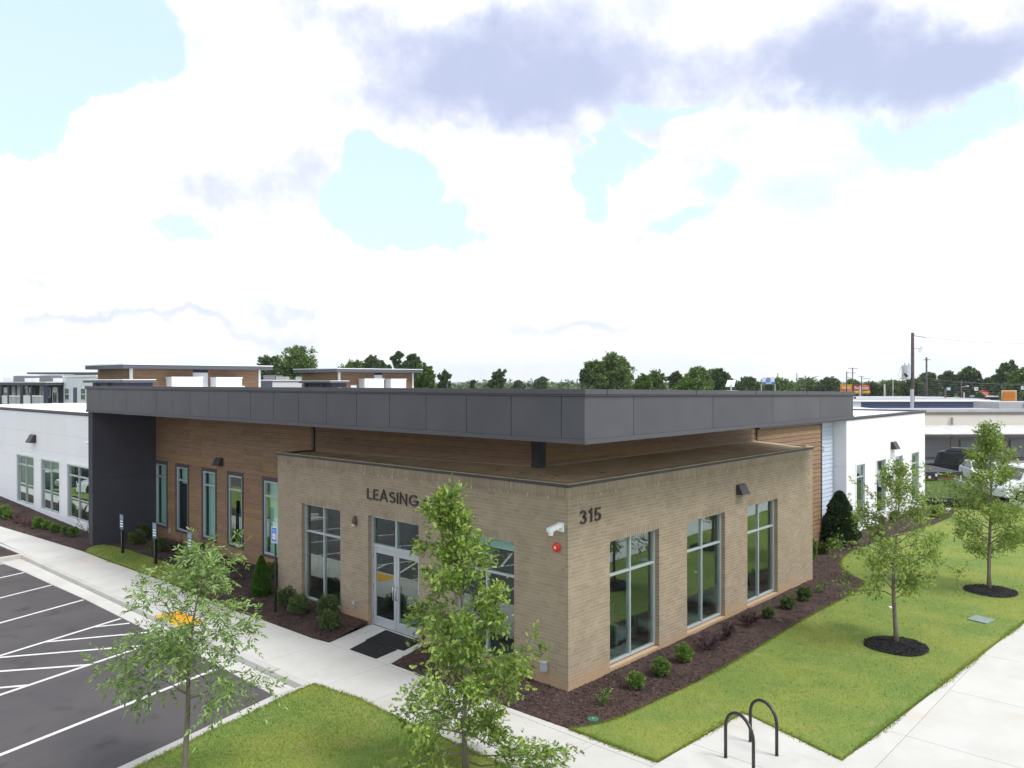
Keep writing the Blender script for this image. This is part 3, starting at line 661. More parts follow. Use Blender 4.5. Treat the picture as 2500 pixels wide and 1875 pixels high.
# charcoal end wall and column under the canopy
mb = MB(); mb.box(-1.2, 1.65, 24.10, 24.55, -.2, 5.57); ew = mb.build('end_wall', flat('gap_dark', (.03, .03, .035)), OFF)
for a, b in ((-.1, .66), (.668, 1.58), (1.588, 2.82), (2.828, 4.32), (4.328, 5.565)):
    mb = MB(); mb.box(-1.194, 1.395, 24.088, 24.10, a, b); mb.build('panel', DKSTUCCO, ew)
    mb = MB(); mb.box(-1.212, -1.20, 24.094, 24.55, a, b); mb.build('panel', DKSTUCCO, ew)
    mb = MB(); mb.box(-1.206, -.36, 24.55, 24.562, a, b); mb.build('panel', DKSTUCCO, ew)

# canopy roof and fascia
XF, YF, YE, XE = -1.285, -1.443, 24.55, 13.16
def rz_(x): return 6.651-(x-XF)*.0140
mb = MB(); mb.v = [(XF+.03, YF+.03, 5.60), (XE, YF+.03, 5.60), (XE, YE, 5.60), (XF+.03, YE, 5.60), (XF+.03, YF+.03, rz_(XF)-.03), (XE, YF+.03, rz_(XE)-.03), (XE, YE, rz_(XE)-.03), (XF+.03, YE, rz_(XF)-.03)]
mb.f = [(0, 3, 2, 1), (4, 5, 6, 7), (0, 1, 5, 4), (1, 2, 6, 5), (2, 3, 7, 6), (3, 0, 4, 7)]
roof = mb.build('main_roof', ROOFW, OFF)
mb = MB(); mb.box(XF+.04, XE-.02, YF+.04, YE-.02, 5.572, 5.598).build('soffit', pm('soffit', (.16, .12, .09), .8), OFF)
fa = MB(); fa.box(XF+.012, XF+.03, YF+.012, YE, 5.60, 6.60)
fb_ = len(fa.v); fa.v += [(XF+.03, YF+.012, 5.60), (XE, YF+.012, 5.60), (XE, YF+.03, 5.60), (XF+.03, YF+.03, 5.60), (XF+.03, YF+.012, rz_(XF)-.05), (XE, YF+.012, rz_(XE)-.05), (XE, YF+.03, rz_(XE)-.05), (XF+.03, YF+.03, rz_(XF)-.05)]
fa.f += [tuple(fb_+i for i in f) for f in ((0, 3, 2, 1), (4, 5, 6, 7), (0, 1, 5, 4), (1, 2, 6, 5), (2, 3, 7, 6), (3, 0, 4, 7))]
fa.box(XE-.0, XE+.01, YF+.01, 4, 5.60, rz_(XE)-.05)
fas = fa.build('fascia', flat('joint_dark', (.02, .02, .024)), OFF)
JL = [YF, -.86, .50, 1.86, 3.21, 4.56, 5.91, 7.25, 8.59, 9.91, 11.23, 12.55, 13.86, 15.19, 16.48, 17.80, 19.14, 20.43, 21.71, 23.05, YE]
for a, b in zip(JL, JL[1:]): MB().box(XF, XF+.012, a+(.008 if a > YF else 0), b-.008, 5.672, 6.505).build('panel', DKPANEL, fas)
JR = [XF, .40, 3.78, 7.11, 10.40, XE]
for a, b in zip(JR, JR[1:]):
    a2, b2 = a+(.008 if a > XF else .012), b-.008; mb = MB(); b0 = 0
    mb.v = [(a2, YF, 5.672), (b2, YF, 5.672), (b2, YF, rz_(b2)-.146), (a2, YF, rz_(a2)-.146), (a2, YF+.012, 5.672), (b2, YF+.012, 5.672), (b2, YF+.012, rz_(b2)-.146), (a2, YF+.012, rz_(a2)-.146)]
    mb.f = [(0, 1, 2, 3), (4, 7, 6, 5), (0, 4, 5, 1), (3, 2, 6, 7), (0, 3, 7, 4), (1, 5, 6, 2)]; mb.build('panel', DKPANEL, fas)
mb = MB(); mb.box(XF-.02, XF+.03, YF-.02, YE+.02, 5.572, 5.668); mb.box(XF+.03, XE+.02, YF-.02, YF+.03, 5.572, 5.668); mb.box(XE-.01, XE+.02, YF+.03, 4, 5.572, 5.668); mb.build('drip_trim', DKMETAL, fas, bevel=.004)
def slopebox(mb, x0, x1, y0, y1, lo, hi):
    b = len(mb.v); mb.v += [(x0, y0, rz_(x0)+lo), (x1, y0, rz_(x1)+lo), (x1, y1, rz_(x1)+lo), (x0, y1, rz_(x0)+lo), (x0, y0, rz_(x0)+hi), (x1, y0, rz_(x1)+hi), (x1, y1, rz_(x1)+hi), (x0, y1, rz_(x0)+hi)]
    mb.f += [tuple(b+i for i in f) for f in ((0, 3, 2, 1), (4, 5, 6, 7), (0, 1, 5, 4), (1, 2, 6, 5), (2, 3, 7, 6), (3, 0, 4, 7))]
mb = MB()
for lo, hi, o in ((-.105, 0, .05), (-.14, -.108, .03)):
    slopebox(mb, XF-o, XF+.12, YF-o, YE+o, lo, hi)
    slopebox(mb, XF+.12, XE+o, YF-o, YF+.12, lo, hi)
mb.build('roof_coping', DKMETAL, fas, bevel=.004)
for x in (-.62, 2.9, 6.0, 9.3, 12.1):
    mb = MB(); slopebox(mb, x, x+.02, YF-.053, YF-.05, -.105, .0); mb.build('coping_joint', flat('joint_dark', (.02, .02, .024)), fas)

# white wings
WL, WR = ('L', -.35), ('R', 1.88)
WOP = [(34.42, 37.2, .50, 2.98), (30.70, 33.33, .50, 2.98), (26.95, 29.65, .50, 2.98)]
WOR = [(22.98, 24.05, .48, 3.02), (25.62, 26.93, .48, 3.02), (28.36, 29.55, .48, 3.02), (31.05, 32.3, .48, 3.02)]
wwl = wallbox('wing_wall', WL, 24.562, 62, -.2, 5.33, WOP, .012, .22, flat('panel_gap', (.42, .43, .45)))
wwr = wallbox('wing_wall', WR, 21.8, 33.42, -.2, 5.10, WOR, .012, .22, flat('panel_gap', (.42, .43, .45)))
def pgrid(wl, us, zs, ops, par, mt=WHITEP, g=.004):
    for a, b in zip(us, us[1:]):
        for c, d in zip(zs, zs[1:]):
            rs = rects(a+g, b-g, c+g, d-g, ops)
            if not rs: continue
            mb = MB()
            for r in rs: wb(mb, wl, *r, 0, .012)
            mb.build('panel', mt, par)
uw = [24.562, 26.86, 28.3, 29.78, 31.97, 33.49, 35.63, 37.36, 39.3, 41.2, 43.1, 45, 46.9, 49, 52, 55, 58, 62]
pgrid(WL, uw, [-.1, .86, 1.72, 2.88, 3.42, 4.29, 5.33], WOP, wwl)
pgrid(WR, [21.80, 22.94, 24.26, 25.64, 26.93, 28.33, 29.71, 31.09, 32.47, 33.42], [-.1, 3.05, 5.10], WOR, wwr)
for a, b in ((.0, 3.05), (3.058, 5.1)): MB().box(21.788, 21.80, 1.88, 2.46, a, b).build('panel', WHITEP, wwr)
for ops, wl in ((WOP, WL), (WOR, WR)):
    for a, b, c, d in ops:
        t_ = MB(); e = .10
        for r in ((a-e, a, c-e, d+e), (b, b+e, c-e, d+e), (a, b, d, d+e), (a, b, c-e, c)): wb(t_, wl, *r, -.022, .0)
        t_.build('window_trim', WHITE, OFF)
        window(wl, a, b, c, d, [(a+b)/2] if wl is WL else [], [2.48 if wl is WL else 2.45], .03, fw=.065)
mb = MB(); mb.box(-.41, -.2, 24.565, 62, 5.335, 5.43); mb.box(-.385, -.2, 24.565, 62, 5.29, 5.332); mb.build('wing_coping', DKMETAL, OFF)
mb = MB(); mb.box(13.25, 33.5, 1.82, 2.0, 5.125, 5.20); mb.box(13.25, 33.48, 1.845, 2.0, 5.07, 5.122); mb.box(33.3, 33.5, 2.0, 12, 5.125, 5.20); mb.build('wing_coping', DKMETAL, OFF)
MB().box(33.2, 33.41, 2.0, 12, -.2, 5.12).build('wing_end_wall', WHITEP, OFF)
MB().box(-.2, 40, 24.6, 52, 5.0, 5.30).build('wing_roof', ROOFW, OFF)
MB().quad((13.2, 2.0, 5.06), (33.3, 2.0, 5.06), (42.7, 9.0, 5.03), (42.7, 24.5, 5.03), (13.2, 24.5, 5.03)).build('wing_roof', ROOFW, OFF)
mb = MB(); mb.box(5.2, 6.2, 28.5, 29.6, 5.3, 5.42); mb.box(4.0, 4.7, 29.5, 30.5, 5.3, 5.42); mb.build('roof_hatch', WHITE, OFF)
BS = ('R', 2.46); bsw = wallbox('blue_siding_wall', BS, 19.44, 21.79, -.2, 5.1, [], .02, .2, flat('panel_gap', (.42, .43, .45)))
planks(BS, 19.44, 21.76, .0, 5.08, [], BLUEP, bsw, exp=.178, stagger=False)
v = MB(); v.box(20.45, 20.72, 2.425, 2.45, 3.78, 4.06); vo = v.build('wall_vent', WHITE, OFF)
for i in range(4): MB().box(20.48, 20.69, 2.415, 2.43, 3.80+i*.062, 3.83+i*.062).build('louvre', flat('louvre_dark', (.12, .13, .15)), vo)
# inside
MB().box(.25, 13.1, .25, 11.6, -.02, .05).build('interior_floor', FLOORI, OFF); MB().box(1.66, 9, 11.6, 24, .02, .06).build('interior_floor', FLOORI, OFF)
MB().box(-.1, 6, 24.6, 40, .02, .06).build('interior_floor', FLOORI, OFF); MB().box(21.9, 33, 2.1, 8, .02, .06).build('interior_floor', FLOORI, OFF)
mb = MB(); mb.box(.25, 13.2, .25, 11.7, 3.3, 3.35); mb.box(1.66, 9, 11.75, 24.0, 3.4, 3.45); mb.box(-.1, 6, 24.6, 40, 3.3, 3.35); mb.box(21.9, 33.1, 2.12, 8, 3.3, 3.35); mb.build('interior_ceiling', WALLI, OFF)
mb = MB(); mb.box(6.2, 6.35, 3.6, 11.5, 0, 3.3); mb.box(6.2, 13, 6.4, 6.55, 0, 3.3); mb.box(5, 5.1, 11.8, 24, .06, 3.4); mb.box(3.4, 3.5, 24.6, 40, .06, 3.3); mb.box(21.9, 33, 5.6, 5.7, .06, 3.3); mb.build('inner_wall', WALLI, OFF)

# wall-mounted things
def wallpack(p, wl, label, s=1.):
    t = empty('wall_light', p, label, 'wall lamp', 'wedge shaped wall lamps'); x, y, z = p; w2, h, dp = .25*s, .30*s, .24*s
    if wl == 'L': P = lambda u, d, q: (x-d, y+u, z+q)
    else: P = lambda u, d, q: (x+u, y-d, z+q)
    mb = MB(); mb.v = [P(-w2, .0, -h/2), P(w2, .0, -h/2), P(w2, 0, h/2), P(-w2, 0, h/2), P(-w2, dp, -h/2), P(w2, dp, -h/2), P(w2*.94, dp*.35, h/2), P(-w2*.94, dp*.35, h/2)]
    mb.f = [(0, 1, 2, 3), (4, 7, 6, 5), (0, 4, 5, 1), (3, 2, 6, 7), (0, 3, 7, 4), (1, 5, 6, 2)]
    mb.build('housing', flat('lamp_bronze', (.048, .042, .05), .5), t, bevel=.01)
    mb = MB(); a, b = P(-w2*.7, .03, -h/2-.008), P(w2*.7, dp*.85, -h/2-.001); mb.box(min(a[0], b[0]), max(a[0], b[0]), min(a[1], b[1]), max(a[1], b[1]), min(a[2], b[2]), max(a[2], b[2])); mb.build('lens', flat('lamp_lens', (.55, .55, .52), .3), t)
    return t
wallpack((0, 4.42, 3.66), 'L', 'wedge wall lamp on the brick wall just right of the LEASING letters')
wallpack((8.05, 0, 3.64), 'R', 'wedge wall lamp high on the brick wall between the second and third tall windows', .95)
wallpack((1.384, 18.32, 3.72), 'L', 'wedge wall lamp on the wood siding above the narrow windows')
wallpack((-.35, 34.4, 3.95), 'L', 'wedge wall lamp on the left white wing above its windows', 1.35)
wallpack((28.0, 1.88, 3.62), 'R', 'wedge wall lamp on the right white wing above its windows', 1.2)
t = empty('oval_wall_light', (0, 7.71, 2.84), 'small brown oval wall light beside the entrance door', 'wall lamp')
bm = MB()
for k, r in ((0, 1), (.5, .98), (.85, .75), (1, .3)):
    pass
V = []; Fs = []
for i, (dd, r) in enumerate(((0, 1), (.05, .97), (.085, .75), (.1, .35), (.104, .01))):
    for j in range(20): a = 2*math.pi*j/20; V.append((-dd, 7.71+.085*r*math.cos(a), 2.84+.155*r*math.sin(a)))
for i in range(4):
    for j in range(20): Fs.append((i*20+j, i*20+(j+1) % 20, i*20+20+(j+1) % 20, i*20+20+j))
bm.v = V; bm.f = Fs; bm.build('shell', flat('oval_brown', (.10, .07, .055), .5), t, smooth=True)
MB().box(-.112, -.02, 7.655, 7.765, 2.70, 2.765).build('lens', flat('lamp_lens', (.55, .55, .52), .3), t, bevel=.02)
# security camera, alarm bell, boxes
t = empty('security_camera', (0, .19, 3.58), 'white security camera on the brick wall near the corner', 'camera')
MB().box(-.05, 0, .10, .26, 3.50, 3.70).build('mount', WHITE, t, bevel=.01)
MB().obox((-.05, .12, 3.60), (-.30, .10, -.10), (0.03, .12, 0), (-.02, 0, .10)).build('arm', WHITE, t, bevel=.01)
mb = MB(); mb.tube([(-.26, .26, 3.56), (-.27, .27, 3.44)], [.06, .05], 12).build('head', WHITE, t, smooth=False)
MB().tube([(-.27, .27, 3.44), (-.272, .272, 3.425)], [.034, .03], 12).build('lens', DKGLASS, t)
t = empty('fire_alarm_bell', (0, .30, 3.14), 'round red fire alarm bell on the brick wall below the white camera', 'alarm bell')
mb = MB(); mb.tube([(0, .30, 3.14), (-.05, .30, 3.14), (-.075, .30, 3.14), (-.085, .30, 3.14)], [.085, .105, .095, .05], 24).build('bell', flat('alarm_red', (.62, .03, .03), .4), t, smooth=False)
MB().box(-.092, -.082, .27, .33, 3.11, 3.17).build('badge', flat('badge', (.7, .62, .4)), t)
t = empty('hose_box', (0, .66, .45), 'grey metal outlet box low on the brick wall near the corner', 'outlet box')
MB().box(-.10, 0, .58, .74, .32, .52).build('box', flat('grey_box', (.36, .38, .42), .45), t, bevel=.008); MB().box(-.115, -.0, .57, .75, .52, .54).build('lid', flat('grey_lid', (.45, .47, .5), .4), t)
t = empty('outlet_box', (0, 7.78, .46), 'small grey outlet cover on the brick wall left of the entrance door', 'outlet box')
MB().box(-.05, 0, 7.72, 7.84, .36, .56).build('box', flat('outlet_grey', (.42, .40, .38), .5), t, bevel=.01); MB().box(-.056, -.05, 7.745, 7.80, .39, .47).build('cover', flat('outlet_dark', (.2, .19, .19), .5), t)
t = empty('outlet_box', (1.384, 22.6, .6), 'small grey outlet cover on the wood siding between two narrow windows', 'outlet box')
MB().box(1.33, 1.384, 22.62, 22.76, .40, .58).build('box', flat('outlet_grey', (.42, .40, .38), .5), t, bevel=.01)
t = empty('hose_tap', (1.384, 20.4, .3), 'small brass hose tap low on the wood siding', 'tap')
MB().tube([(1.38, 20.55, .30), (1.30, 20.55, .30), (1.28, 20.55, .25)], .02, 8).build('spout', flat('brass', (.5, .45, .35), .3, metal=.6), t); MB().tube([(1.31, 20.55, .33), (1.31, 20.55, .36)], .03, 8).build('handle', flat('brass', (.5, .45, .35), .3), t)
t = empty('call_box', (0, 4.28, 1.57), 'small black keypad box on the brick wall right of the entrance door', 'keypad')
MB().box(-.06, 0, 4.20, 4.36, 1.49, 1.64).build('box', flat('black_box', (.02, .02, .02), .4), t, bevel=.01); MB().box(-.066, -.06, 4.23, 4.33, 1.56, 1.61).build('face', DKGLASS, t)
t = empty('security_camera', (-.35, 25.9, 4.2), 'white bullet camera on the left white wing beside the charcoal column', 'camera')
MB().box(-.40, -.35, 26.4, 26.55, 4.12, 4.26).build('mount', WHITE, t); MB().tube([(-.40, 26.47, 4.2), (-.62, 26.55, 4.12)], .05, 10).build('body', WHITE, t)

# letters: stroke ribbons with thickness, each a child
def arc(cx, cy, rx, ry, a0, a1, k=14): return [(cx+rx*math.cos(math.radians(a0+(a1-a0)*i/k)), cy+ry*math.sin(math.radians(a0+(a1-a0)*i/k))) for i in range(k+1)]
GLY = {'L': (.50, [[(.07, 1), (.07, .065), (.50, .065)]]), 'E': (.54, [[(.52, .935), (.07, .935), (.07, .065), (.52, .065)], [(.10, .52), (.48, .52)]]),
 'A': (.80, [[(.04, 0), (.40, .99), (.76, 0)], [(.17, .32), (.63, .32)]]), 'S': (.60, [arc(.31, .73, .22, .205, 35, 270)+arc(.31, .285, .235, .225, 90, -145)[0:]]),
 'I': (.14, [[(.07, 1), (.07, 0)]]), 'N': (.72, [[(.07, 0), (.07, .97), (.65, .03), (.65, 1)]]), 'G': (.86, [arc(.47, .5, .40, .44, 42, 335)+[(.84, .46), (.50, .46)]]),
 '3': (.60, [arc(.29, .735, .20, .20, 165, -90, 16), arc(.29, .285, .23, .235, 90, -160, 16)]), '1': (.30, [[(.02, .76), (.22, .95), (.22, 0)]]), '5': (.60, [[(.52, .935), (.14, .935), (.11, .50)]+arc(.28, .31, .245, .245, 118, -150, 16)])}
def ribbon(pts, wd):
    n_ = len(pts); L, R = [], []
    for i in range(n_):
        a = Vector(pts[max(i-1, 0)]); b = Vector(pts[min(i+1, n_-1)]); p = Vector(pts[i])
        d1 = (p-a).normalized() if i else (b-p).normalized(); d2 = (b-p).normalized() if i < n_-1 else d1
        t_ = (d1+d2); t_ = t_.normalized() if t_.length > 1e-4 else d1; nn = Vector((-t_.y, t_.x)); k = 1/max(.45, nn.dot(Vector((-d1.y, d1.x))))
        L.append(p+nn*wd/2*k); R.append(p-nn*wd/2*k)
    return L, R
def lettering(name, text, h, total, P, label, mt, th=.025, wd=.135, xs=1.42):
    t = empty(name, P(0, 0, 0), label, 'sign'); adv = sum(GLY[c][0]*xs for c in text); gap = (total/h-adv)/(len(text)-1); x = 0
    for c in text:
        mb = MB()
        for st in GLY[c][1]:
            L, R = ribbon([(a_*xs, b_) for a_, b_ in st], wd)
            for i in range(len(st)-1):
                q = [L[i], R[i], R[i+1], L[i+1]]; b = len(mb.v)
                for dd in (th, .0): mb.v += [P((x+v.x)*h, v.y*h, dd) for v in q]
                mb.f += [(b, b+1, b+2, b+3), (b+7, b+6, b+5, b+4)]+[(b+i_, b+4+i_, b+4+(i_+1) % 4, b+(i_+1) % 4) for i_ in range(4)]
        mb.build('letter', mt, t); x += GLY[c][0]*xs+gap
    return t
LET = flat('letter_bronze', (.052, .038, .040), .5)
lettering('leasing_sign', 'LEASING', .295, 2.16, lambda u, z, d: (-d-.012, 7.15-u, 3.535+z), 'dark raised letters spelling LEASING above the entrance', LET)
lettering('number_sign', '315', .30, .80, lambda u, z, d: (.39+u, -d-.012, 3.625+z), 'dark raised house number 315 on the right brick wall', LET, wd=.14)

# ---------------------------------------------------------------- vegetation
OAKT = np.array([(0, 0), (.05, .16), (.27, .20), (.07, .36), (.36, .56), (.09, .60), (.22, .88), (0, 1.05), (-.22, .88), (-.09, .60), (-.36, .56), (-.07, .36), (-.27, .20), (-.05, .16)])
QUADT = np.array([(0, 0), (.3, .4), (0, 1.), (-.3, .4)])
def leaves(name, P, size, tmpl, mt, parent, up=.3, droop=None, dirs=None, kind=None, curl=.15):
    """one mesh of leaf shaped faces at points P (n,3)"""
    k = len(P); size = np.broadcast_to(size, k)*RNG.uniform(.7, 1.25, k)
    if dirs is None: dirs = RNG.normal(0, 1, (k, 3)); dirs[:, 2] = dirs[:, 2]*.6-(droop or 0)
    dirs = dirs/np.linalg.norm(dirs, axis=1, keepdims=True)
    nrm = RNG.normal(0, 1, (k, 3)); nrm[:, 2] += up*4
    side = np.cross(nrm, dirs); side /= np.linalg.norm(side, axis=1, keepdims=True)+1e-9; nn = np.cross(dirs, side)
    t = len(tmpl)
    V = P[:, None, :]+size[:, None, None]*(tmpl[None, :, 0:1]*side[:, None, :]+tmpl[None, :, 1:2]*dirs[:, None, :]+curl*(tmpl[None, :, 1:2]**2-np.abs(tmpl[None, :, 0:1]))*-nn[:, None, :])
    return npmesh(name, V.reshape(-1, 3), np.arange(k*t).reshape(-1, t), mt, parent, kind)
def sapling(name, base, H, trunk_r, prof, nbr, nleaf, lsize, lm, label, lean=(0, 0), z0=.9, seed=1, tmpl=OAKT, pinnate=False, group=None, gap=.55, bark=BARK, off=None, twigr=1., elo=(12, 42, 30)):
    """young street tree: tapered trunk, limbs, twigs, leaves gathered in sprays; prof(f) = crown radius at height fraction f"""
    rs = np.random.default_rng(seed); base = Vector(base)
    t = empty(name, base, label, 'tree', group); sp = []
    for i in range(13):
        f = i/12; sp.append(base+Vector((lean[0]*f*f+.035*math.sin(f*9+seed), lean[1]*f*f+.035*math.cos(f*7+seed*2), H*f)))
    tk = MB(); tk.tube(sp, [trunk_r*(1.25 if i == 0 else 1)*(1-.88*(i/12)) for i in range(13)], 10)
    tko = tk.build('trunk', bark, t, smooth=True)
    def trunk_at(z): f = min(max(z/H, 0), 1)*12; i = min(int(f), 11); return sp[i].lerp(sp[i+1], f-i)
    br = MB(); tips = []
    for b in range(nbr):
        f = z0/H+(1-z0/H)*(b+rs.random()*.8)/nbr; f = min(f, .985); z = f*H
        a = b*2.399963+rs.normal(0, .35); fr = (f-z0/H)/(1-z0/H); R = prof(fr)*rs.uniform(gap, 1.12)
        if off: R *= off(a)
        p0 = trunk_at(z); el_ = math.radians(rs.uniform(elo[0], elo[1])+elo[2]*fr); L = R
        pts = [p0]; d = Vector((math.cos(a)*math.cos(el_), math.sin(a)*math.cos(el_), math.sin(el_)*.75))
        k = 5; p = p0.copy()
        for j in range(k):
            d = (d+Vector(rs.normal(0, .16, 3))+Vector((0, 0, -.03))).normalized(); p = p+d*L/k; pts.append(p.copy())
        r0 = trunk_r*.36*(1-.65*f)*twigr; br.tube(pts, [r0*(1-.8*j/k) for j in range(k+1)], 5, False)
        for j in range(2, k+1):
            tips.append((pts[j], d, j/k))
            for s_ in range(2 if j < k else 3):
                dd = (d+Vector(rs.normal(0, .75, 3))).normalized(); q = pts[j]+dd*L*rs.uniform(.16, .38); br.tube([pts[j], (pts[j]+q)/2+Vector(rs.normal(0, .02, 3)), q], [r0*.3, r0*.22, .003], 4, False); tips.append((q, dd, 1.))
                tips.append(((pts[j]+q)/2, dd, .8))
    for j in range(8): f = .86+.14*j/7; tips.append((trunk_at(f*H), Vector((0, 0, 1)), 1.))
    br.build('branches', bark, t, smooth=True)
    ws = np.array([x[2]**1.7 for x in tips]); ws = ws*rs.uniform(.25, 1.6, len(ws))*np.array([.45+.75*prof(min(1, max(0, (x[0].z-base.z)/H))) for x in tips]); ws = ws/ws.sum(); id_ = rs.choice(len(tips), nleaf, p=ws)
    TP = np.array([tuple(x[0]) for x in tips]); TD = np.array([tuple(x[1]) for x in tips])
    if not pinnate:
        P = TP[id_]+rs.normal(0, .075*(H/4.5), (nleaf, 3)); dirs = TD[id_]+rs.normal(0, .75, (nleaf, 3)); dirs[:, 2] -= .15
        leaves('crown', P, lsize, tmpl, lm, t, up=.22, dirs=dirs)
    else:
        P0 = TP[id_]+rs.normal(0, .07, (nleaf, 3)); dr_ = TD[id_]*.6+rs.normal(0, .55, (nleaf, 3)); dr_[:, 2] += .05; dr_ /= np.linalg.norm(dr_, axis=1, keepdims=True)
        up_ = np.array([0, 0, 1.])+rs.normal(0, .35, (nleaf, 3)); sd_ = np.cross(dr_, up_); sd_ /= np.linalg.norm(sd_, axis=1, keepdims=True)
        PP, DD = [], []; Lr = rs.uniform(.24, .40, nleaf)
        for q in range(5):
            for sg in ((-1, 1) if q < 4 else (0,)):
                f = .3+.2*q if q < 4 else 1.0
                P = P0+dr_*(Lr*f)[:, None]; P[:, 2] -= .12*Lr*f*f*2
                d = dr_*(.75 if sg else 1.)+sd_*sg*.8; d[:, 2] -= .30; PP.append(P); DD.append(d)
        P = np.concatenate(PP); d = np.concatenate(DD)
        LT = np.array([(0, 0), (.17, .35), (.12, .72), (0, 1.), (-.12, .72), (-.17, .35)])
        leaves('crown', P, lsize, LT, lm, t, up=.4, dirs=d, curl=.12)
        V = np.stack([P0, P0+sd_*.004, P0+dr_*Lr[:, None]-np.array([0, 0, 1])*(Lr*.24)[:, None]], 1).reshape(-1, 3); npmesh('leaf_stalks', V, np.arange(len(V)).reshape(-1, 3), flat('stalk', (.25, .33, .08)), t, 'stuff')
    return t
TG = 'young trees planted on the lawns'
def prC(f): return 1.46-1.12*f**1.1
sapling('oak_sapling', gp(1140, 1897), 4.72, .055, prC, 60, 12500, .092, OAKL, 'bright green young oak in front of the entrance wall, tallest in the picture', (-.28, .03), .28, 3, group=TG, gap=.42, elo=(-16, 20, 48))
sapling('ash_sapling', gp(452, 1912), 3.72, .055, lambda f: 1.38*math.sin(math.pi*min(1, .25+.75*f)**1.15)**.7*(1-.45*f)+.16, 26, 900, .092, ASHL, 'thin young ash with feathery leaves beside the parking bays', (.25, -.10), 1.35, 5, pinnate=True, group=TG, gap=.62)
b1, b2 = gp(2184, 1573), gp(2417, 1441)
sapling('oak_sapling', b1, 4.4, .062, lambda f: 1.42*math.sin(math.pi*(.22+.74*f))**.8*(1-.25*f)+.1, 46, 6200, .088, OAKL2, 'young oak in a round black mulch ring on the right lawn, nearer of the two', (.18, -.05), 1.15, 8, group=TG, gap=.5)
sapling('oak_sapling', b2, 5.3, .065, lambda f: 1.5*(1-f)**.8*(.7+.3*math.sin(min(1., f*5)*1.57))+.12, 54, 10500, .092, OAKL2, 'taller young oak in a mulch ring at the right edge, farther of the two', (.05, 0), 1.1, 12, group=TG, gap=.55)
for (c, r, lb) in ((gp(2188, 1579), .78, 'round black mulch ring under the nearer young oak'), (gp(2418, 1444), .80, 'round black mulch ring under the farther young oak')):
    pl_ = [(c.x+r*(1+.05*math.sin(3*a+c.x))*math.cos(a), c.y+r*(1+.04*math.cos(2*a))*math.sin(a)) for a in [2*math.pi*i/28 for i in range(28)]]
    zf = lambda x, y, c=c, r=r: .03+.05*max(0, 1-((x-c.x)**2+(y-c.y)**2)/r**2)+.02*nz(x, y, 9, 7)
    o = terrain('mulch_ring', pl_, .08, zf, MULCHB, None); tag(o, lb, 'mulch ring', 'mulch rings under the lawn trees')
    chips(pl_, 3500, zf, MULCHB, 'mulch_chips')

def shrub(base, rx, rz2, mt, label, name='shrub', n_=900, ls=.035, shape='ball', seed=0, cat='shrub', group=None, tmpl=QUADT, up=.15):
    rs = np.random.default_rng(seed+77); base = Vector(base)
    t = empty(name, base, label, cat, group)
    d = rs.normal(0, 1, (n_, 3)); d /= np.linalg.norm(d, axis=1, keepdims=True); lump = 1+.17*np.sin(d[:, 0]*5+seed)*np.cos(d[:, 1]*6+seed*2)+.13*np.sin(d[:, 2]*7+d[:, 0]*4+seed)
    rad = (1-.55*rs.random(n_)**1.6)*lump
    if shape == 'ball': P = d*rad[:, None]*np.array([rx, rx, rz2*.5]); P[:, 2] = np.maximum(P[:, 2]+rz2*.5, .02); dirs = d+rs.normal(0, .5, (n_, 3)); dirs[:, 2] += .4
    elif shape == 'cone':
        f = rs.random(n_)**1.35; r = rx*np.minimum(1, (1-f)**.62*1.12)*(.75+.25*np.minimum(1, f*6))*(1-.3*rs.random(n_)**2)*(1+.09*np.sin(f*23+seed)); a = rs.uniform(0, 2*np.pi, n_)
        P = np.stack([np.cos(a)*r, np.sin(a)*r, .03+f*rz2], -1); dirs = np.stack([np.cos(a)*.6, np.sin(a)*.6, np.ones(n_)*.8], -1)+rs.normal(0, .4, (n_, 3))
    elif shape == 'spray':                                          # loose twigs spreading up and out
        st = max(8, n_//45); sa = rs.uniform(0, 2*np.pi, st); se = rs.uniform(.15, 1.25, st); sL = rs.uniform(.6, 1.15, st); k = rs.integers(0, st, n_); f = rs.random(n_)**.6
        P = np.stack([np.cos(sa[k])*np.cos(se[k])*rx*1.25*sL[k]*f, np.sin(sa[k])*np.cos(se[k])*rx*1.25*sL[k]*f, .02+np.sin(se[k])*rz2*sL[k]*f], -1)+rs.normal(0, .012, (n_, 3)); P[:, 2] = np.maximum(P[:, 2], .015)
        dirs = np.stack([np.cos(sa[k]), np.sin(sa[k]), np.ones(n_)*.5], -1)+rs.normal(0, .5, (n_, 3))
        mb = MB()
        for i in range(st): mb.tube([base+Vector((0, 0, 0)), base+Vector((math.cos(sa[i])*math.cos(se[i])*rx*1.2*sL[i], math.sin(sa[i])*math.cos(se[i])*rx*1.2*sL[i], math.sin(se[i])*rz2*sL[i]))], [.006, .002], 4, False)
        mb.build('stems', BARK, t)
    if shape != 'spray': MB().tube([base, base+Vector((0, 0, rz2*.6))], [.02, .01], 6).build('stem', BARK, t)
    leaves('foliage', P+np.array(base), ls, tmpl, mt, t, up=up, dirs=dirs)
    return t
GB = 'round green shrubs in the mulch beds'
def gs(px, py, z=0): return gp(px, py, z)
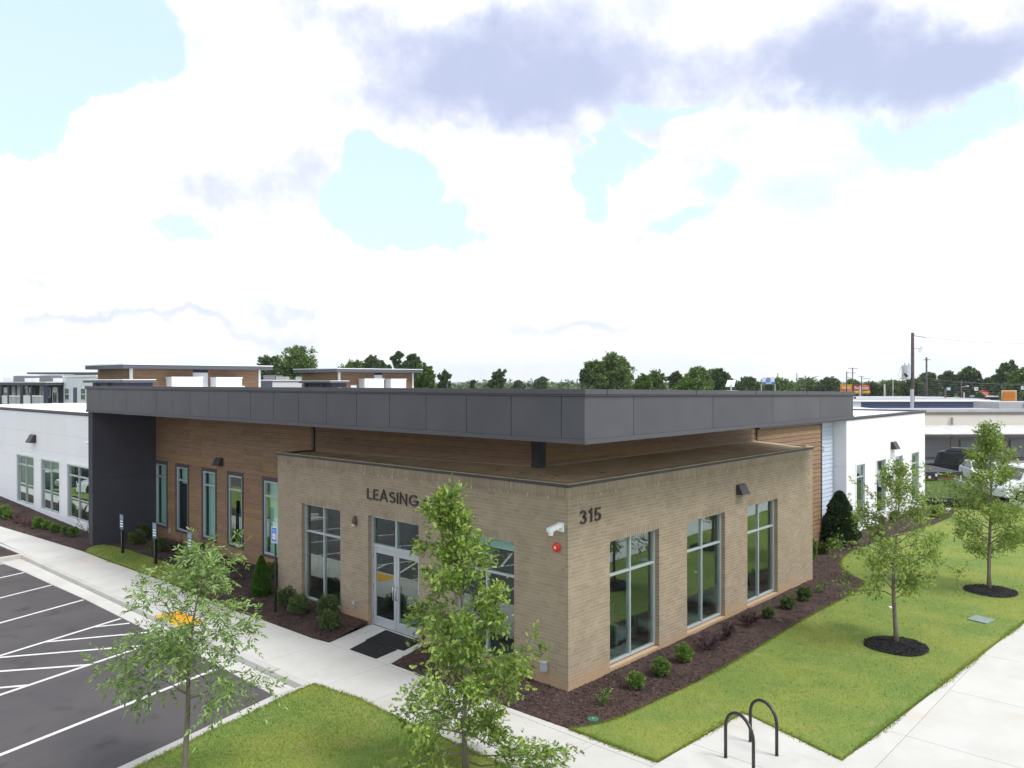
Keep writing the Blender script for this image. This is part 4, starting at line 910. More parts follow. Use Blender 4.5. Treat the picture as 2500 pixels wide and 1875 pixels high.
SH = [ # px, py(base), diameter px, height px, material, shape, label
 (3, 1263, 34, 26, BUSHB, 'ball', 'bright green shrub at the far left end of the white wing bed'), (17, 1267, 22, 18, BUSHB, 'ball', 'small bright shrub right beside the leftmost shrub of the white wing bed'),
 (89, 1288, 27, 22, BUSHB, 'ball', 'green shrub right of the reddish shrubs under the white wing'), (111, 1291, 22, 18, BUSHB, 'ball', 'middle green shrub of the three in a row under the white wing windows'), (130, 1298, 24, 18, BUSHB, 'ball', 'green shrub right of the row of three under the white wing'),
 (157, 1304, 15, 17, BUSHB, 'ball', 'small yellowish shrub under the third wing window'), (176, 1308, 23, 18, BUSHB, 'ball', 'green shrub nearest the charcoal column under the white wing'),
 (329, 1333, 43, 33, BUSHL, 'ball', 'dark green shrub in front of the charcoal end wall, nearer the lot'), (342, 1318, 38, 36, BUSHL, 'ball', 'dark green shrub tight against the charcoal end wall'), (382, 1351, 46, 36, BUSHL, 'ball', 'dark green shrub behind the second reserved sign'),
 (519, 1400, 44, 36, BUSHL, 'ball', 'round shrub alone in the mulch below the wood siding'), (668, 1416, 46, 40, BUSHL, 'ball', 'dark shrub tucked in where the siding meets the brick box'),
 (695, 1485, 56, 44, BUSHL, 'ball', 'round clipped shrub beside the blue sign post'), (725, 1503, 53, 44, BUSHL, 'ball', 'round clipped shrub left of the first brick window'), (796, 1506, 57, 46, BUSHL, 'ball', 'round clipped shrub under the first brick window'), (801, 1540, 54, 44, BUSHL, 'ball', 'round clipped shrub at the tip of the bed by the door walk'),
 (1554, 1683, 40, 36, BUSHB, 'ball', 'small round green shrub below the corner of the right brick wall, nearest the corner'), (1616, 1650, 42, 38, BUSHB, 'ball', 'small round green shrub under the first right window'), (1672, 1617, 40, 38, BUSHB, 'ball', 'small round green shrub just right of the first right window'),
 (1878, 1508, 29, 20, BUSHL, 'ball', 'low green shrub left of the third right window pier'), (1927, 1486, 37, 26, BUSHL, 'ball', 'round green shrub under the third right window'), (1967, 1466, 36, 28, BUSHL, 'ball', 'yellowish green shrub at the right end of the brick wall'),
 (1987, 1362, 16, 40, BUSHB, 'ball', 'narrow green shrub peeking out behind the brick end'), (2012, 1352, 28, 24, BUSHL, 'ball', 'small shrub in the mulch left of the big holly'), (2040, 1338, 32, 22, BUSHB, 'ball', 'low light shrub at the foot of the big holly'),
 (2150, 1277, 26, 18, BUSHL, 'ball', 'low shrub under the second window of the right white wing'), (2190, 1269, 28, 18, BUSHL, 'ball', 'low shrub between the second and third windows of the right white wing'), (2235, 1262, 28, 18, BUSHL, 'ball', 'low shrub under the last window of the right white wing'), (2292, 1262, 34, 22, BUSHL, 'ball', 'shrub beyond the corner of the right white wing')]
for i, (px, py, dm_, hm, mt, shp, lb) in enumerate(SH):
    b = gp(px, py, .04 if px > 230 else .12); dep = (b-CAM).dot(F_); R = dm_*dep/FPX/2*.92; h = hm*dep/FPX*1.02
    shrub(b+Vector((F_.x, F_.y, 0)).normalized()*R*.55, R, h, mt, lb, 'green_shrub', int(1700+R*4200), .050+.014*(dep > 25), 'ball', i, group=GB)
for i, (px, py, dm_, hm, lb, mt) in enumerate([(1732, 1590, 62, 34, 'spreading dark purple shrub under the second right window', PURP), (1782, 1563, 52, 36, 'dark purple shrub right of the second right window', PURP), (1837, 1530, 50, 34, 'dark purple shrub left of the third right window', PURP),
   (426, 1352, 64, 40, 'dark purple shrub behind the third reserved sign', PURP), (470, 1352, 60, 30, 'low dark purple shrub against the wood siding', PURP), (36, 1281, 36, 30, 'reddish wispy shrub under the first white wing window', REDG), (58, 1287, 38, 30, 'reddish wispy shrub in the middle under the first white wing window', REDG), (78, 1291, 26, 26, 'reddish wispy shrub next to the row of green shrubs', REDG)]):
    b = gp(px, py, .05); dep = (b-CAM).dot(F_); shrub(b+Vector((F_.x, F_.y, 0))*.2, dm_*dep/FPX/2, hm*dep/FPX*1.15, mt, lb, 'purple_shrub', 1100, .045, 'spray', i+40, group='purple and reddish shrubs in the mulch beds')
for i, (px, py, dm_, hm, lb) in enumerate([(1474, 1722, 40, 54, 'loose leafy young plant in the mulch at the brick corner'), (2007, 1447, 38, 34, 'loose light green plant just past the brick wall end'), (2060, 1418, 30, 40, 'loose green plant near the tip of the right bed')]):
    b = gp(px, py, .02); dep = (b-CAM).dot(F_); shrub(b, dm_*dep/FPX/2, hm*dep/FPX, BUSHB, lb, 'leafy_plant', 210, .06, 'spray', i+60, group='loose young plants in the right bed')
b = gp(211, 1300, .1); shrub(b, .45, 1.25, BUSHL, 'thin twiggy shrub against the white wall by the charcoal column', 'twiggy_shrub', 260, .06, 'spray', 90)
b = gp(632, 1461, .03); shrub(b+Vector((F_.x, F_.y, 0))*.25, .30, 1.22, CYPR, 'bright green cone shaped arborvitae in the mulch', 'arborvitae', 7000, .055, 'cone', 3)
b = gp(2062, 1334, .03); shrub(b+Vector((F_.x, F_.y, 0))*.5, .74, 2.1, HOLLY, 'large dark conical holly at the corner of the right white wing', 'holly_bush', 12000, .12, 'cone', 4)

# ---------------------------------------------------------------- small things outside
def bike_rack(p, q, h, label):
    p, q = Vector(p), Vector(q); t = empty('bike_rack', (p+q)/2, label, 'bike rack', 'black bike racks on the concrete pad'); L = (q-p).length; r = L/2; d = (q-p).normalized()
    pts = [p, p+Vector((0, 0, h-r))]+[(p+q)/2+Vector((0, 0, h-r))-d*r*math.cos(math.pi*i/12)+Vector((0, 0, r*math.sin(math.pi*i/12))) for i in range(1, 12)]+[q+Vector((0, 0, h-r)), q]
    MB().tube(pts, .030, 14).build('hoop', BLACK, t, smooth=True)
    for e in (p, q): MB().tube([e-Vector((0, 0, .002)), e+Vector((0, 0, .012))], .034, 14).build('foot', flat('collar', (.2, .2, .21), .5), t)
bike_rack(gp(1771.6, 1850), gp(1839.5, 1893), .92, 'black hoop bike rack nearer the camera')
bike_rack(gp(1832, 1811), gp(1896.4, 1845.3), .88, 'black hoop bike rack behind the nearer hoop')
t = empty('utility_box', gp(2396, 1515), 'grey green rectangular utility lid flush in the right lawn', 'utility lid')
q = [gp(2361.8, 1514.4), gp(2381.7, 1504.7), gp(2429.8, 1515.5), gp(2408.9, 1525.6)]
MB().prism([(v.x, v.y) for v in q][::-1], -.05, .045).build('lid', pm('lid_green', (.23, .30, .28), .7, (.19, .25, .23), 6.), t)
t = empty('valve_cover', gp(1448, 1758.5), 'round green valve cover in the mulch beside the sidewalk', 'valve cover')
c = gp(1448, 1758.5); MB().tube([c+Vector((0, 0, -.05)), c+Vector((0, 0, .035))], .118, 24).build('cover', flat('valve_green', (.045, .16, .085), .6), t); MB().tube([c+Vector((0, 0, .035)), c+Vector((0, 0, .042))], .02, 8).build('bolt', flat('grey_box', (.36, .38, .42), .45), t)
c = gp(2173.8, 1485); t = empty('sprinkler_head', c, 'tiny white sprinkler cap in the lawn beyond the nearer oak', 'sprinkler'); MB().tube([c, c+Vector((0, 0, .05))], [.06, .05], 10).build('cap', WHITE, t)
for nm, pts, lb in (('door_mat', [(.04, 6.40), (-.86, 6.12), (-.70, 4.75), (.02, 4.95)], 'large black door mat against the entrance threshold'), ('door_mat', [(-.88, 6.06), (-1.56, 5.84), (-1.53, 4.80), (-.76, 4.93)], 'dark brown door mat in front of the larger black mat')):
    cx_ = sum(p[0] for p in pts)/4; cy_ = sum(p[1] for p in pts)/4; t = empty(nm, (cx_, cy_, 0), lb, 'door mat', 'door mats at the entrance')
    mm = RUBBER if 'large' in lb else pm('brown_mat', (.03, .02, .022), .95, (.02, .014, .015), 20., .4, 200)
    MB().prism(pts, .001, .016).build('mat', mm, t); ins = [(cx_+(p[0]-cx_)*.9, cy_+(p[1]-cy_)*.94) for p in pts]; MB().prism(ins, .016, .020).build('ribbing', mm, t)

SBL, SWH = pm('sign_blue', (.06, .12, .20), .4), pm('sign_white', (.78, .79, .80), .4)
def res_sign(px, py, topy, label):
    b = gp(px, py, .08); dep = (b-CAM).dot(F_); H = (py-topy)*dep/FPX; t = empty('reserved_sign', b, label, 'sign', 'reserved parking signs on black posts')
    MB().box(b.x-.05, b.x+.05, b.y-.05, b.y+.05, b.z-.1, b.z+H-.62).build('post', BLACK, t, bevel=.006)
    x = b.x-.03; MB().box(x, x+.03, b.y-.02, b.y+.02, b.z+H-.62, b.z+H-.05).build('post_top', BLACK, t)
    po = MB().box(x-.012, x, b.y-.165, b.y+.165, b.z+H-.58, b.z+H).build('plate', SBL, t)
    MB().box(x-.0135, x-.012, b.y-.15, b.y+.15, b.z+H-.20, b.z+H-.015).build('logo_field', flat('sign_greyblue', (.20, .27, .36)), po)
    for i in range(3): z = b.z+H-.235-i*.10; MB().box(x-.014, x-.012, b.y-.135+.02*(i == 0), b.y+.135-.02*(i == 0), z-.05, z).build('text_bar', SWH, po)
res_sign(299.5, 1350, 1256, 'blue and white reserved sign on a black post, nearest the charcoal column')
res_sign(380, 1377, 1276, 'blue and white reserved sign on a black post, middle of the three')
res_sign(466, 1407, 1300, 'blue and white reserved sign on a black post, partly behind the ash leaves')
b = gp(673, 1497, .02); dep = (b-CAM).dot(F_); H = (1497-1286)*dep/FPX
t = empty('accessible_parking_sign', b, 'tall blue accessible parking sign on a thin dark green post', 'sign')
MB().tube([b, b+Vector((0, 0, H-.05))], .028, 10).build('post', SIGNG, t, smooth=True)
x = b.x-.035; z1 = b.z+H
pl0 = MB().box(x-.010, x, b.y-.155, b.y+.155, z1-.47, z1).build('plate', SWH, t, bevel=.004)
BLU = pm('signal_blue', (.02, .16, .62), .4)
MB().box(x-.012, x-.010, b.y-.135, b.y+.135, z1-.45, z1-.02).build('blue_field', BLU, pl0)
MB().box(x-.014, x-.012, b.y-.08, b.y+.08, z1-.36, z1-.19).build('symbol_square', SWH, pl0)
mb = MB()
for pts in ([(.0, .15), (.0, .085), (.035, .085), (.055, .04)], [(-.03, .10), (-.045, .06), (-.01, .03), (.02, .05)]):
    L, R = ribbon(pts, .016)
    for i in range(len(pts)-1): mb.quad(*[(x-.0155, b.y-v.x, z1-.36+v.y) for v in (L[i], L[i+1], R[i+1], R[i])])
mb.tube([(x-.0155, b.y, z1-.36+.158), (x-.014, b.y, z1-.36+.158)], .013, 10); mb.build('wheelchair_symbol', flat('symbol_red', (.55, .10, .12)), pl0)
for zz in (.06, .10, .14, .40, .43): MB().box(x-.0135, x-.012, b.y-.11, b.y+.11, z1-zz-.018, z1-zz-.004).build('text_bar', flat('sign_paleblue', (.35, .50, .80)), pl0)

# interior things seen through the glass
t = empty('floor_lamp', (2.5, 1.1, .05), 'floor lamp with two white round shades behind the first right window', 'lamp')
MB().tube([(2.5, 1.1, .05), (2.5, 1.1, .08)], .17, 20).build('base', BLACK, t); MB().tube([(2.5, 1.1, .08), (2.5, 1.1, 1.75)], .012, 8).build('pole', BLACK, t)
for z in (1.32, 1.62): MB().tube([(2.46, 1.07, z), (2.44, 1.03, z)], [.07, .06], 16).build('shade', flat('lampshade', (.8, .8, .62), .5), t)
t = empty('armchair', (3.3, 1.1, .05), 'grey armchair inside behind the first right window', 'chair')
GR = pm('grey_fabric', (.13, .13, .13), .95)
MB().box(2.95, 3.75, .75, 1.5, .2, .45).build('seat', GR, t, bevel=.05); MB().box(2.95, 3.75, 1.4, 1.6, .2, .95).build('backrest', GR, t, bevel=.05)
for a in (2.85, 3.7): MB().box(a, a+.15, .75, 1.6, .12, .66).build('armrest', GR, t, bevel=.04)
t = empty('table', (6.1, 1.3, .05), 'small dark table inside behind the second right window', 'table')
MB().box(5.6, 6.6, .9, 1.6, .72, .76).build('tabletop', flat('dark_wood', (.06, .04, .03), .4), t)
for a in (5.65, 6.52):
    for c_ in (.95, 1.52): MB().box(a, a+.04, c_, c_+.04, .05, .72).build('leg', BLACK, t)

# ---------------------------------------------------------------- background
AX, AY, AZ = Vector((1, 0, 0)), Vector((0, 1, 0)), Vector((0, 0, 1))
def pz_(py, d): return CAM.z-(py-943.4)*d/FPX*1.0                  # height seen at photo row py, depth d (horizon row 943)
HZ = 937.5-FPX*math.tan(PITCH)
def zrow(py, d): return CAM.z-(py-HZ)*d/FPX
def dep(P): return (Vector(P)-CAM).dot(F_)
WOODF = pm('far_wood_siding', (.26, .165, .10), .8, (.20, .125, .078), 1.2, stretch=(1, 1, 6), rnd=.10)
DKSL = pm('slate_fascia', (.085, .095, .115), .7); WH2 = pm('far_white', (.72, .74, .78), .7, (.66, .68, .72), .8)
DKP = pm('far_dark_purple', (.050, .046, .075), .8); GW = pm('far_window', (.06, .09, .09), .1, spec=.8)
def townhouse(cpx, d, lpx, rpx, rtop, rbot, label, lt, rt, gap, boxes, caps, canopy):
    """C = near corner on the ground; left face along +Y, right face along +X"""
    C = at(cpx, HZ, d); C.z = -.4; t = empty('townhouse', C, label, 'house', 'brown townhouses beyond the office')
    ly, rx = along(C, AY, lpx), along(C, AX, rpx); zt = zrow(rbot, d); th = (rbot-rtop)*d/FPX
    MB().box(C.x+.1, C.x+rx-.1, C.y+.1, C.y+ly-.1, -.5, zt).build('wall', flat('gap_dark', (.03, .03, .035)), t)
    wl = t.children[-1]; g0, g1 = along(C, AX, gap[0]), along(C, AX, gap[1])
    z = zt-3.1
    while z < zt-.05:
        z1 = min(z+.25, zt)-.012
        for r in ((C.x, C.x+g0), (C.x+g1, C.x+rx)): MB().box(r[0], r[1], C.y, C.y+.1, z, z1).build('plank', WOODF, wl)
        MB().box(C.x, C.x+.1, C.y+.1, C.y+ly, z, z1).build('plank', WOODF, wl); z += .25
    MB().box(C.x, C.x+rx, C.y+.02, C.y+.1, -.5, zt-3.11).build('lower_wall', WH2, t)
    MB().box(C.x-.08, C.x+.10, C.y-.08, C.y+.1, -.5, zt).build('corner_trim', WHITE, t); MB().box(C.x+rx-.1, C.x+rx+.08, C.y-.06, C.y+.1, -.5, zt).build('corner_trim', WHITE, t)
    MB().box(C.x+g0, C.x+g1, C.y+.04, C.y+.2, zt-3.1, zt-.25).build('white_panel', WH2, t)
    ov = .9; P0 = Vector((C.x-ov, C.y-ov, zt)); L1, L2 = along(P0, AY, lt), along(P0, AX, rt)
    r = MB(); r.box(P0.x, P0.x+L2, P0.y, P0.y+L1, zt, zt+th); ro = r.build('roof', DKSL, t)
    MB().box(P0.x-.03, P0.x+L2+.03, P0.y-.03, P0.y+L1+.03, zt+th, zt+th+.07).build('roof_edge', ROOFW, ro)
    for a, b, ty in boxes:
        xa, xb = along(C, AX, a), along(C, AX, b); bz = zrow(ty, d+xa*.7); MB().box(C.x+xa, C.x+xb, C.y-1.0, C.y, -.4, bz).build('bay', WHITE, t)
        bo = t.children[-1]; wz = bz-1.55
        for f in (.45, .68): MB().box(C.x+xa+(xb-xa)*f, C.x+xa+(xb-xa)*(f+.16), C.y-1.03, C.y-.99, wz-1, wz).build('window', GW, bo)
        MB().box(C.x+xa-.05, C.x+xb+.05, C.y-1.06, C.y, bz, bz+.08).build('cap', WHITE, bo)
    for a, b, ty in caps:
        xa, xb = along(C, AX, a), along(C, AX, b); cz = zrow(ty, d+xa*.7); wo = MB().box(C.x+xa, C.x+xb, C.y-.08, C.y+.05, cz-1.6, cz).build('window', WHITE, t); MB().box(C.x+xa+.15, C.x+xb-.15, C.y-.10, C.y-.07, cz-1.4, cz-.25).build('pane', GW, wo)
    a, b, cy, posts = canopy; Q = Vector((C.x-2.2, C.y, 0)); ya, yb = along(Q, AY, b), along(Q, AY, a); cz = zrow(cy, dep((Q.x, Q.y+ya, 0)))
    cn = MB().box(Q.x, C.x, Q.y+ya, Q.y+yb, cz-.18, cz).build('porch_roof', DKSL, t); MB().box(Q.x-.04, C.x, Q.y+ya, Q.y+yb, cz, cz+.05).build('roof_edge', ROOFW, cn)
    for p in posts: y = Q.y+along(Q+AX*.3, AY, p); MB().box(Q.x+.25, Q.x+.5, y, y+.25, -.4, cz-.18).build('post', DKP, cn)
    MB().box(Q.x+.5, C.x-.02, Q.y+ya+.5, Q.y+yb-.5, cz-.6, cz-.18).build('beam', DKP, cn)
townhouse(320, 58, 239, 634, 889, 898.5, 'nearer brown townhouse with flat charcoal roof rising behind the left part of the office', 208, 666, (471.5, 509), [(406, 481, 921), (514, 576, 922)], [(372, 395, 942), (578, 597, 941)], (203, 302, 926, (236, 264)))
townhouse(828, 78, 737, 1008, 900, 908, 'farther brown townhouse with flat charcoal roof behind the middle of the office', 716, 1031.7, (914, 934.5), [(876, 923, 925.5), (940, 977, 926)], [(856, 870, 940), (978, 986, 940)], (729, 807, 929.6, (747, 786)))

def apartment(px0, px1, d, label):
    """long row of porches, facing the camera side along +Y"""
    C = at(px1, HZ, d); C.z = -.4; t = empty('apartment_block', C, label, 'building'); L = along(C, AY, px0)
    Y = lambda px: C.y+along(C, AY, px)
    D_ = lambda px: dep((C.x, Y(px), 0))
    def zz(py, px): return zrow(py, D_(px))
    yA, yB = Y(155.5), Y(px1); zt = zz(918.5, 200)
    MB().box(C.x, C.x+14, yB, yA, -.5, zt).build('wall', WH2, t); MB().box(C.x-.1, C.x+14, yB-.1, yA+.1, zt, zt+.25).build('parapet', WHITE, t)
    for a, b in ((160, 170), (199, 210)):
        w_ = MB().box(C.x-.06, C.x+.02, Y(b), Y(a), zz(975, a), zz(945, a)).build('window', WHITE, t); ya, yb = Y(b), Y(a); zm = (zz(975, a)+zz(945, a))/2
        for u, v in ((.06, .46), (.54, .94)):
            for z0, z1 in ((zz(975, a)+.1, zm-.05), (zm+.05, zz(945, a)-.1)): MB().box(C.x-.09, C.x-.05, ya+(yb-ya)*u, ya+(yb-ya)*v, z0, z1).build('pane', GW, w_)
    MB().box(C.x-.06, C.x+.02, Y(188.5), Y(180), zz(990, 184), zz(944, 184)).build('door', flat('far_door_purple', (.10, .085, .17)), t)
    xs = C.x; y0, y1 = Y(155.5), Y(px0); zr = zz(932, 100)
    MB().box(xs, xs+13, y0, y1, -.5, zr-.02).build('wall', DKP, t); MB().box(xs+5, xs+13, y0, y1, zr-.02, zr+.9).build('back_wall', WH2, t)
    MB().box(xs-2.2, xs+.1, y0-.2, y1, zr-.35, zr).build('porch_roof', DKSL, t); pr = t.children[-1]; MB().box(xs-2.3, xs+13, y0-.3, y1, zr, zr+.12).build('roof_edge', ROOFW, pr)
    for a, b in ((-20, -8), (31, 39), (44, 57), (63, 70), (99, 111)): MB().box(xs-.12, xs, Y(b), Y(a), -.5, zr-.4).build('white_panel', WH2, t)
    for a, b in ((-34, -26), (12, 21), (74, 84.6), (131, 143)):
        do = MB().box(xs-.14, xs-.02, Y(b), Y(a), zz(985, a), zz(943, a)).build('door', WHITE, t); ya, yb = Y(b), Y(a)
        for u, v in ((.15, .45), (.55, .85)): MB().box(xs-.17, xs-.13, ya+(yb-ya)*u, ya+(yb-ya)*v, zz(980, a), zz(956, a)).build('pane', GW, do)
    for a, b in ((1, 6), (62, 68.5), (121, 125), (103, 108)):
        wo = MB().box(xs-.16, xs-.02, Y(b), Y(a), zz(968, a), zz(944, a)).build('window', WHITE, t); ya, yb = Y(b), Y(a); MB().box(xs-.19, xs-.15, ya+(yb-ya)*.15, ya+(yb-ya)*.85, zz(966, a), zz(946, a)).build('pane', GW, wo)
    fz = zz(985, 80); MB().box(xs-2.1, xs, y0, y1, fz-.35, fz).build('balcony_floor', DKP, t)
    for a, b in ((-30, -6), (0, 25), (40, 57), (61.5, 88.6), (97, 114), (119, 147)):
        rl = MB(); ya, yb = Y(b), Y(a); rl.box(xs-2.1, xs-2.0, ya, yb, zz(965.5, a), zz(962.5, a)); rl.box(xs-2.1, xs-2.0, ya, yb, fz+.05, fz+.12)
        n_ = 12 if b-a > 20 else 22
        for i in range(n_+1): u = ya+(yb-ya)*i/n_; rl.box(xs-2.08, xs-2.02, u-.05, u+.05, fz+.1, zz(965, a))
        rl.build('railing', WHITE, t)
    for a, b in ((39, 43), (57, 61), (115, 119), (148, 155), (26, 30), (89, 96)): MB().box(xs-2.1, xs-1.85, Y(b), Y(a), -.5, zr-.35).build('post', DKP, t)
    for a, b, ty in ((7, 32.5, 917), (69, 98, 916), (126, 157, 915)): MB().box(xs+1.5, xs+4, Y(b), Y(a), zr, zz(ty, a)+.1).build('stair_tower', flat('tower_grey', (.16, .165, .18), .8), t)
    for a, b in ((34, 46), (48, 62), (102, 112), (114, 122)): MB().box(xs+1.5, xs+3, Y(b), Y(a), zr, zz(921, a)).build('parapet_box', WH2, t)
apartment(-70, 238, 100, 'long white and dark apartment block with porches and white railings at the far left')
c = at(66, HZ, 150); c.z = -.4; t = empty('far_apartment', c, 'distant flat charcoal roof and brown wall above the apartment block', 'building')
L = along(c, AY, 66); c2 = at(245, HZ, 150); MB().obox(Vector((c.x, c.y, zrow(911, 150))), Vector((c2.x-c.x, c2.y-c.y, 0)), F_*8*1., Vector((0, 0, .32))).build('roof', DKSL, t)
MB().obox(Vector((c.x+.6*(c2.x-c.x), c.y+.6*(c2.y-c.y), 0))+F_*1.2, Vector((c2.x-c.x, c2.y-c.y, 0))*.5, F_*6, Vector((0, 0, zrow(911, 150)))).build('wall', WOODF, t)
# low block with rooftop units between the townhouses
c = at(636, HZ, 84); c2 = at(740, HZ, 88); e = Vector((c2.x-c.x, c2.y-c.y, 0)); fw_ = Vector((F_.x, F_.y, 0)).normalized()
t = empty('low_block', Vector((c.x, c.y, -.4)), 'low grey and white block with rooftop units between the two brown townhouses', 'building')
MB().obox(Vector((c.x, c.y, -.4)), e, fw_*8, AZ*(zrow(929, 86)+.4)).build('wall', WH2, t); MB().obox(Vector((c.x, c.y, zrow(929, 86)))-fw_*.2, e, fw_*8, AZ*.12).build('roof_edge', ROOFW, t)
MB().obox(Vector((c.x, c.y, -.4))-fw_*2, e*.27, fw_*2, AZ*(zrow(928, 84)+.4)).build('porch_roof', DKSL, t); MB().obox(Vector((c.x, c.y, zrow(929, 86)))+fw_*1, e*.26, fw_*3, AZ*.62).build('stair_tower', flat('tower_grey', (.16, .165, .18), .8), t)
for f0, f1 in ((.29, .57), (.76, .98)):
    u = empty('rooftop_unit', Vector((c.x, c.y, 0))+e*f0+AZ*zrow(928, 86), 'row of grey air conditioning units on the low block roof, '+('left' if f0 < .5 else 'right')+' row', 'air conditioner', 'rooftop air conditioning units')
    for i in range(4): MB().obox(Vector((c.x, c.y, zrow(929, 86)+.12))+e*(f0+(f1-f0)*i/4)+fw_*1, e*(f1-f0)*.22, fw_*.8, AZ*.36).build('condenser', flat('ac_grey', (.30, .31, .32)), u)
# white tilted panel on the main roof
P = at(1785, 955, 31); P.z = rz_(P.x)-.03; t = empty('tilted_panel', P, 'white tilted panel on a short mast standing on the office roof', 'solar panel'); s_ = 31/FPX
MB().tube([P, P+AZ*.30], .03, 8).build('mast', ALU, t)
a = at(1771.5, 944, 31); b_ = at(1792, 944, 31); c_ = at(1797.5, 928, 31)+fw_*.15; d_ = at(1779, 928, 31)+fw_*.15; mb = MB(); mb.obox(a, b_-a, d_-a, fw_*.03); mb.build('panel', WHITE, t)
MB().obox(P-Vector((.2, .2, 0)), (.4, 0, 0), (0, .4, 0), (0, 0, .05)).build('base', ALU, t)

# right: bank, shed, vehicles, warehouse
terrain('grass_bank', [(33.6, 12), (33.6, -3), (38, -6), (60, -9.4), (62, -8), (52, 6), (44, 14)], 1.5, lambda x, y: .03+.28*min(1, max(0, (x-35)/9))+.05*nz(x, y, .4, 9), GRASSF)
LOT = pm('lot_concrete', (.30, .29, .28), .9, (.24, .235, .23), .3)
MB().quad((40, -8, .10), (160, -60, .10), (160, 80, .10), (44, 60, .10)).build('warehouse_lot', LOT, kind='structure')
p0, p1 = gp(2257, 1238), gp(2440, 1243); sf = empty('silt_fence', p0, 'black silt fence at the foot of the grass bank beyond the right wing', 'fence')
e = p1-p0; MB().obox(p0, e, (.02, .01, 0), AZ*.50).build('fabric', pm('silt_black', (.015, .015, .017), .7), sf)
for i in range(6): MB().obox(p0+e*i/5-fw_*.04, (.04, 0, 0), (0, .04, 0), AZ*.56).build('stake', BARK, sf)
for i in range(3): MB().obox(p0+e*(.155+.055*i)-fw_*.02+AZ*.34, e*.04, -fw_*.005, AZ*.05).build('print_mark', flat('print_grey', (.35, .35, .36)), sf)
for px, py, lb in ((2268, 1237, 'small concrete pad at the corner of the right white wing'), (2305, 1244, 'small concrete pad by the mulch tip')):
    c = gp(px, py); tag(MB().box(c.x-.35, c.x+.35, c.y-.3, c.y+.3, -.02, .04).build('concrete_pad', CONC), lb, 'concrete pad', 'small concrete pads beyond the right wing')
a, b_ = at(2334, 1171, 50), at(2394, 1192, 46); t = tag(MB().obox(a-AZ*.15, b_-a, fw_*.35, AZ*.2).build('retaining_kerb', CONC), 'pale concrete edge running down beside the grass bank', 'kerb')
a, b_ = at(2475, 1222, 40), at(2500, 1232, 39); tag(MB().obox(a-AZ*.15, (b_-a)*3, fw_*.35, AZ*.2).build('retaining_kerb', CONC), 'pale concrete edge at the right frame edge beyond the taller oak', 'kerb')
# shed
a = at(2200, 1182, 52); b_ = at(2333, 1177, 52); zt = at(2250, 1160, 52).z; t = empty('shed', a, 'low tan block shed with black membrane roof beside the right white wing', 'shed'); e = b_-a; e.z = 0
MB().obox(Vector((a.x, a.y, .05)), e*.86, fw_*4, AZ*(zt-.05)).build('wall', pm('tan_block', (.42, .36, .25), .9, (.33, .28, .19), 1.), t)
MB().obox(Vector((a.x, a.y, .3))+e*.80-fw_*.02, e*.17, fw_*3.5, AZ*(zt-.3)).build('wood_end', flat('orange_wood', (.42, .23, .10), .8), t)
rb = Vector((a.x, a.y, zt)); pk = at(2150, 1118, 54); pr_ = at(2344, 1151, 52); mb = MB()
q0, q1 = rb-fw_*.3, Vector((pr_.x, pr_.y, zt))-fw_*.3; q2, q3 = Vector((pr_.x, pr_.y, zt))+fw_*3, Vector((pk.x, pk.y, zt))+fw_*3
h1 = pr_.z-zt; mb.v = [tuple(v) for v in (q0, q1, q2, q3, q0+AZ*h1, q1+AZ*h1, q2+AZ*(h1+.02), q3+AZ*(pk.z-zt))]; mb.f = [(0, 3, 2, 1), (4, 5, 6, 7), (0, 1, 5, 4), (1, 2, 6, 5), (2, 3, 7, 6), (3, 0, 4, 7)]; mb.build('roof', pm('black_membrane', (.045, .045, .055), .6, (.03, .03, .04), 2.), t)
p = at(2286, 1175, 51.8); MB().tube([Vector((p.x, p.y, .2)), Vector((p.x, p.y, zt))], .06, 8).build('downpipe', flat('pipe_brown', (.10, .07, .05)), t); MB().obox(at(2284, 1163, 51.5), R2*.12, fw_*.1, AZ*.15).build('junction_box', WHITE, t); MB().obox(at(2267, 1168, 51.7), R2*.16, fw_*.1, AZ*.16).build('junction_box', WHITE, t)
p = at(2345.5, 1172, 51); MB().tube([p, p+AZ*.3], .03, 6).build('white_pipe', WHITE, t)

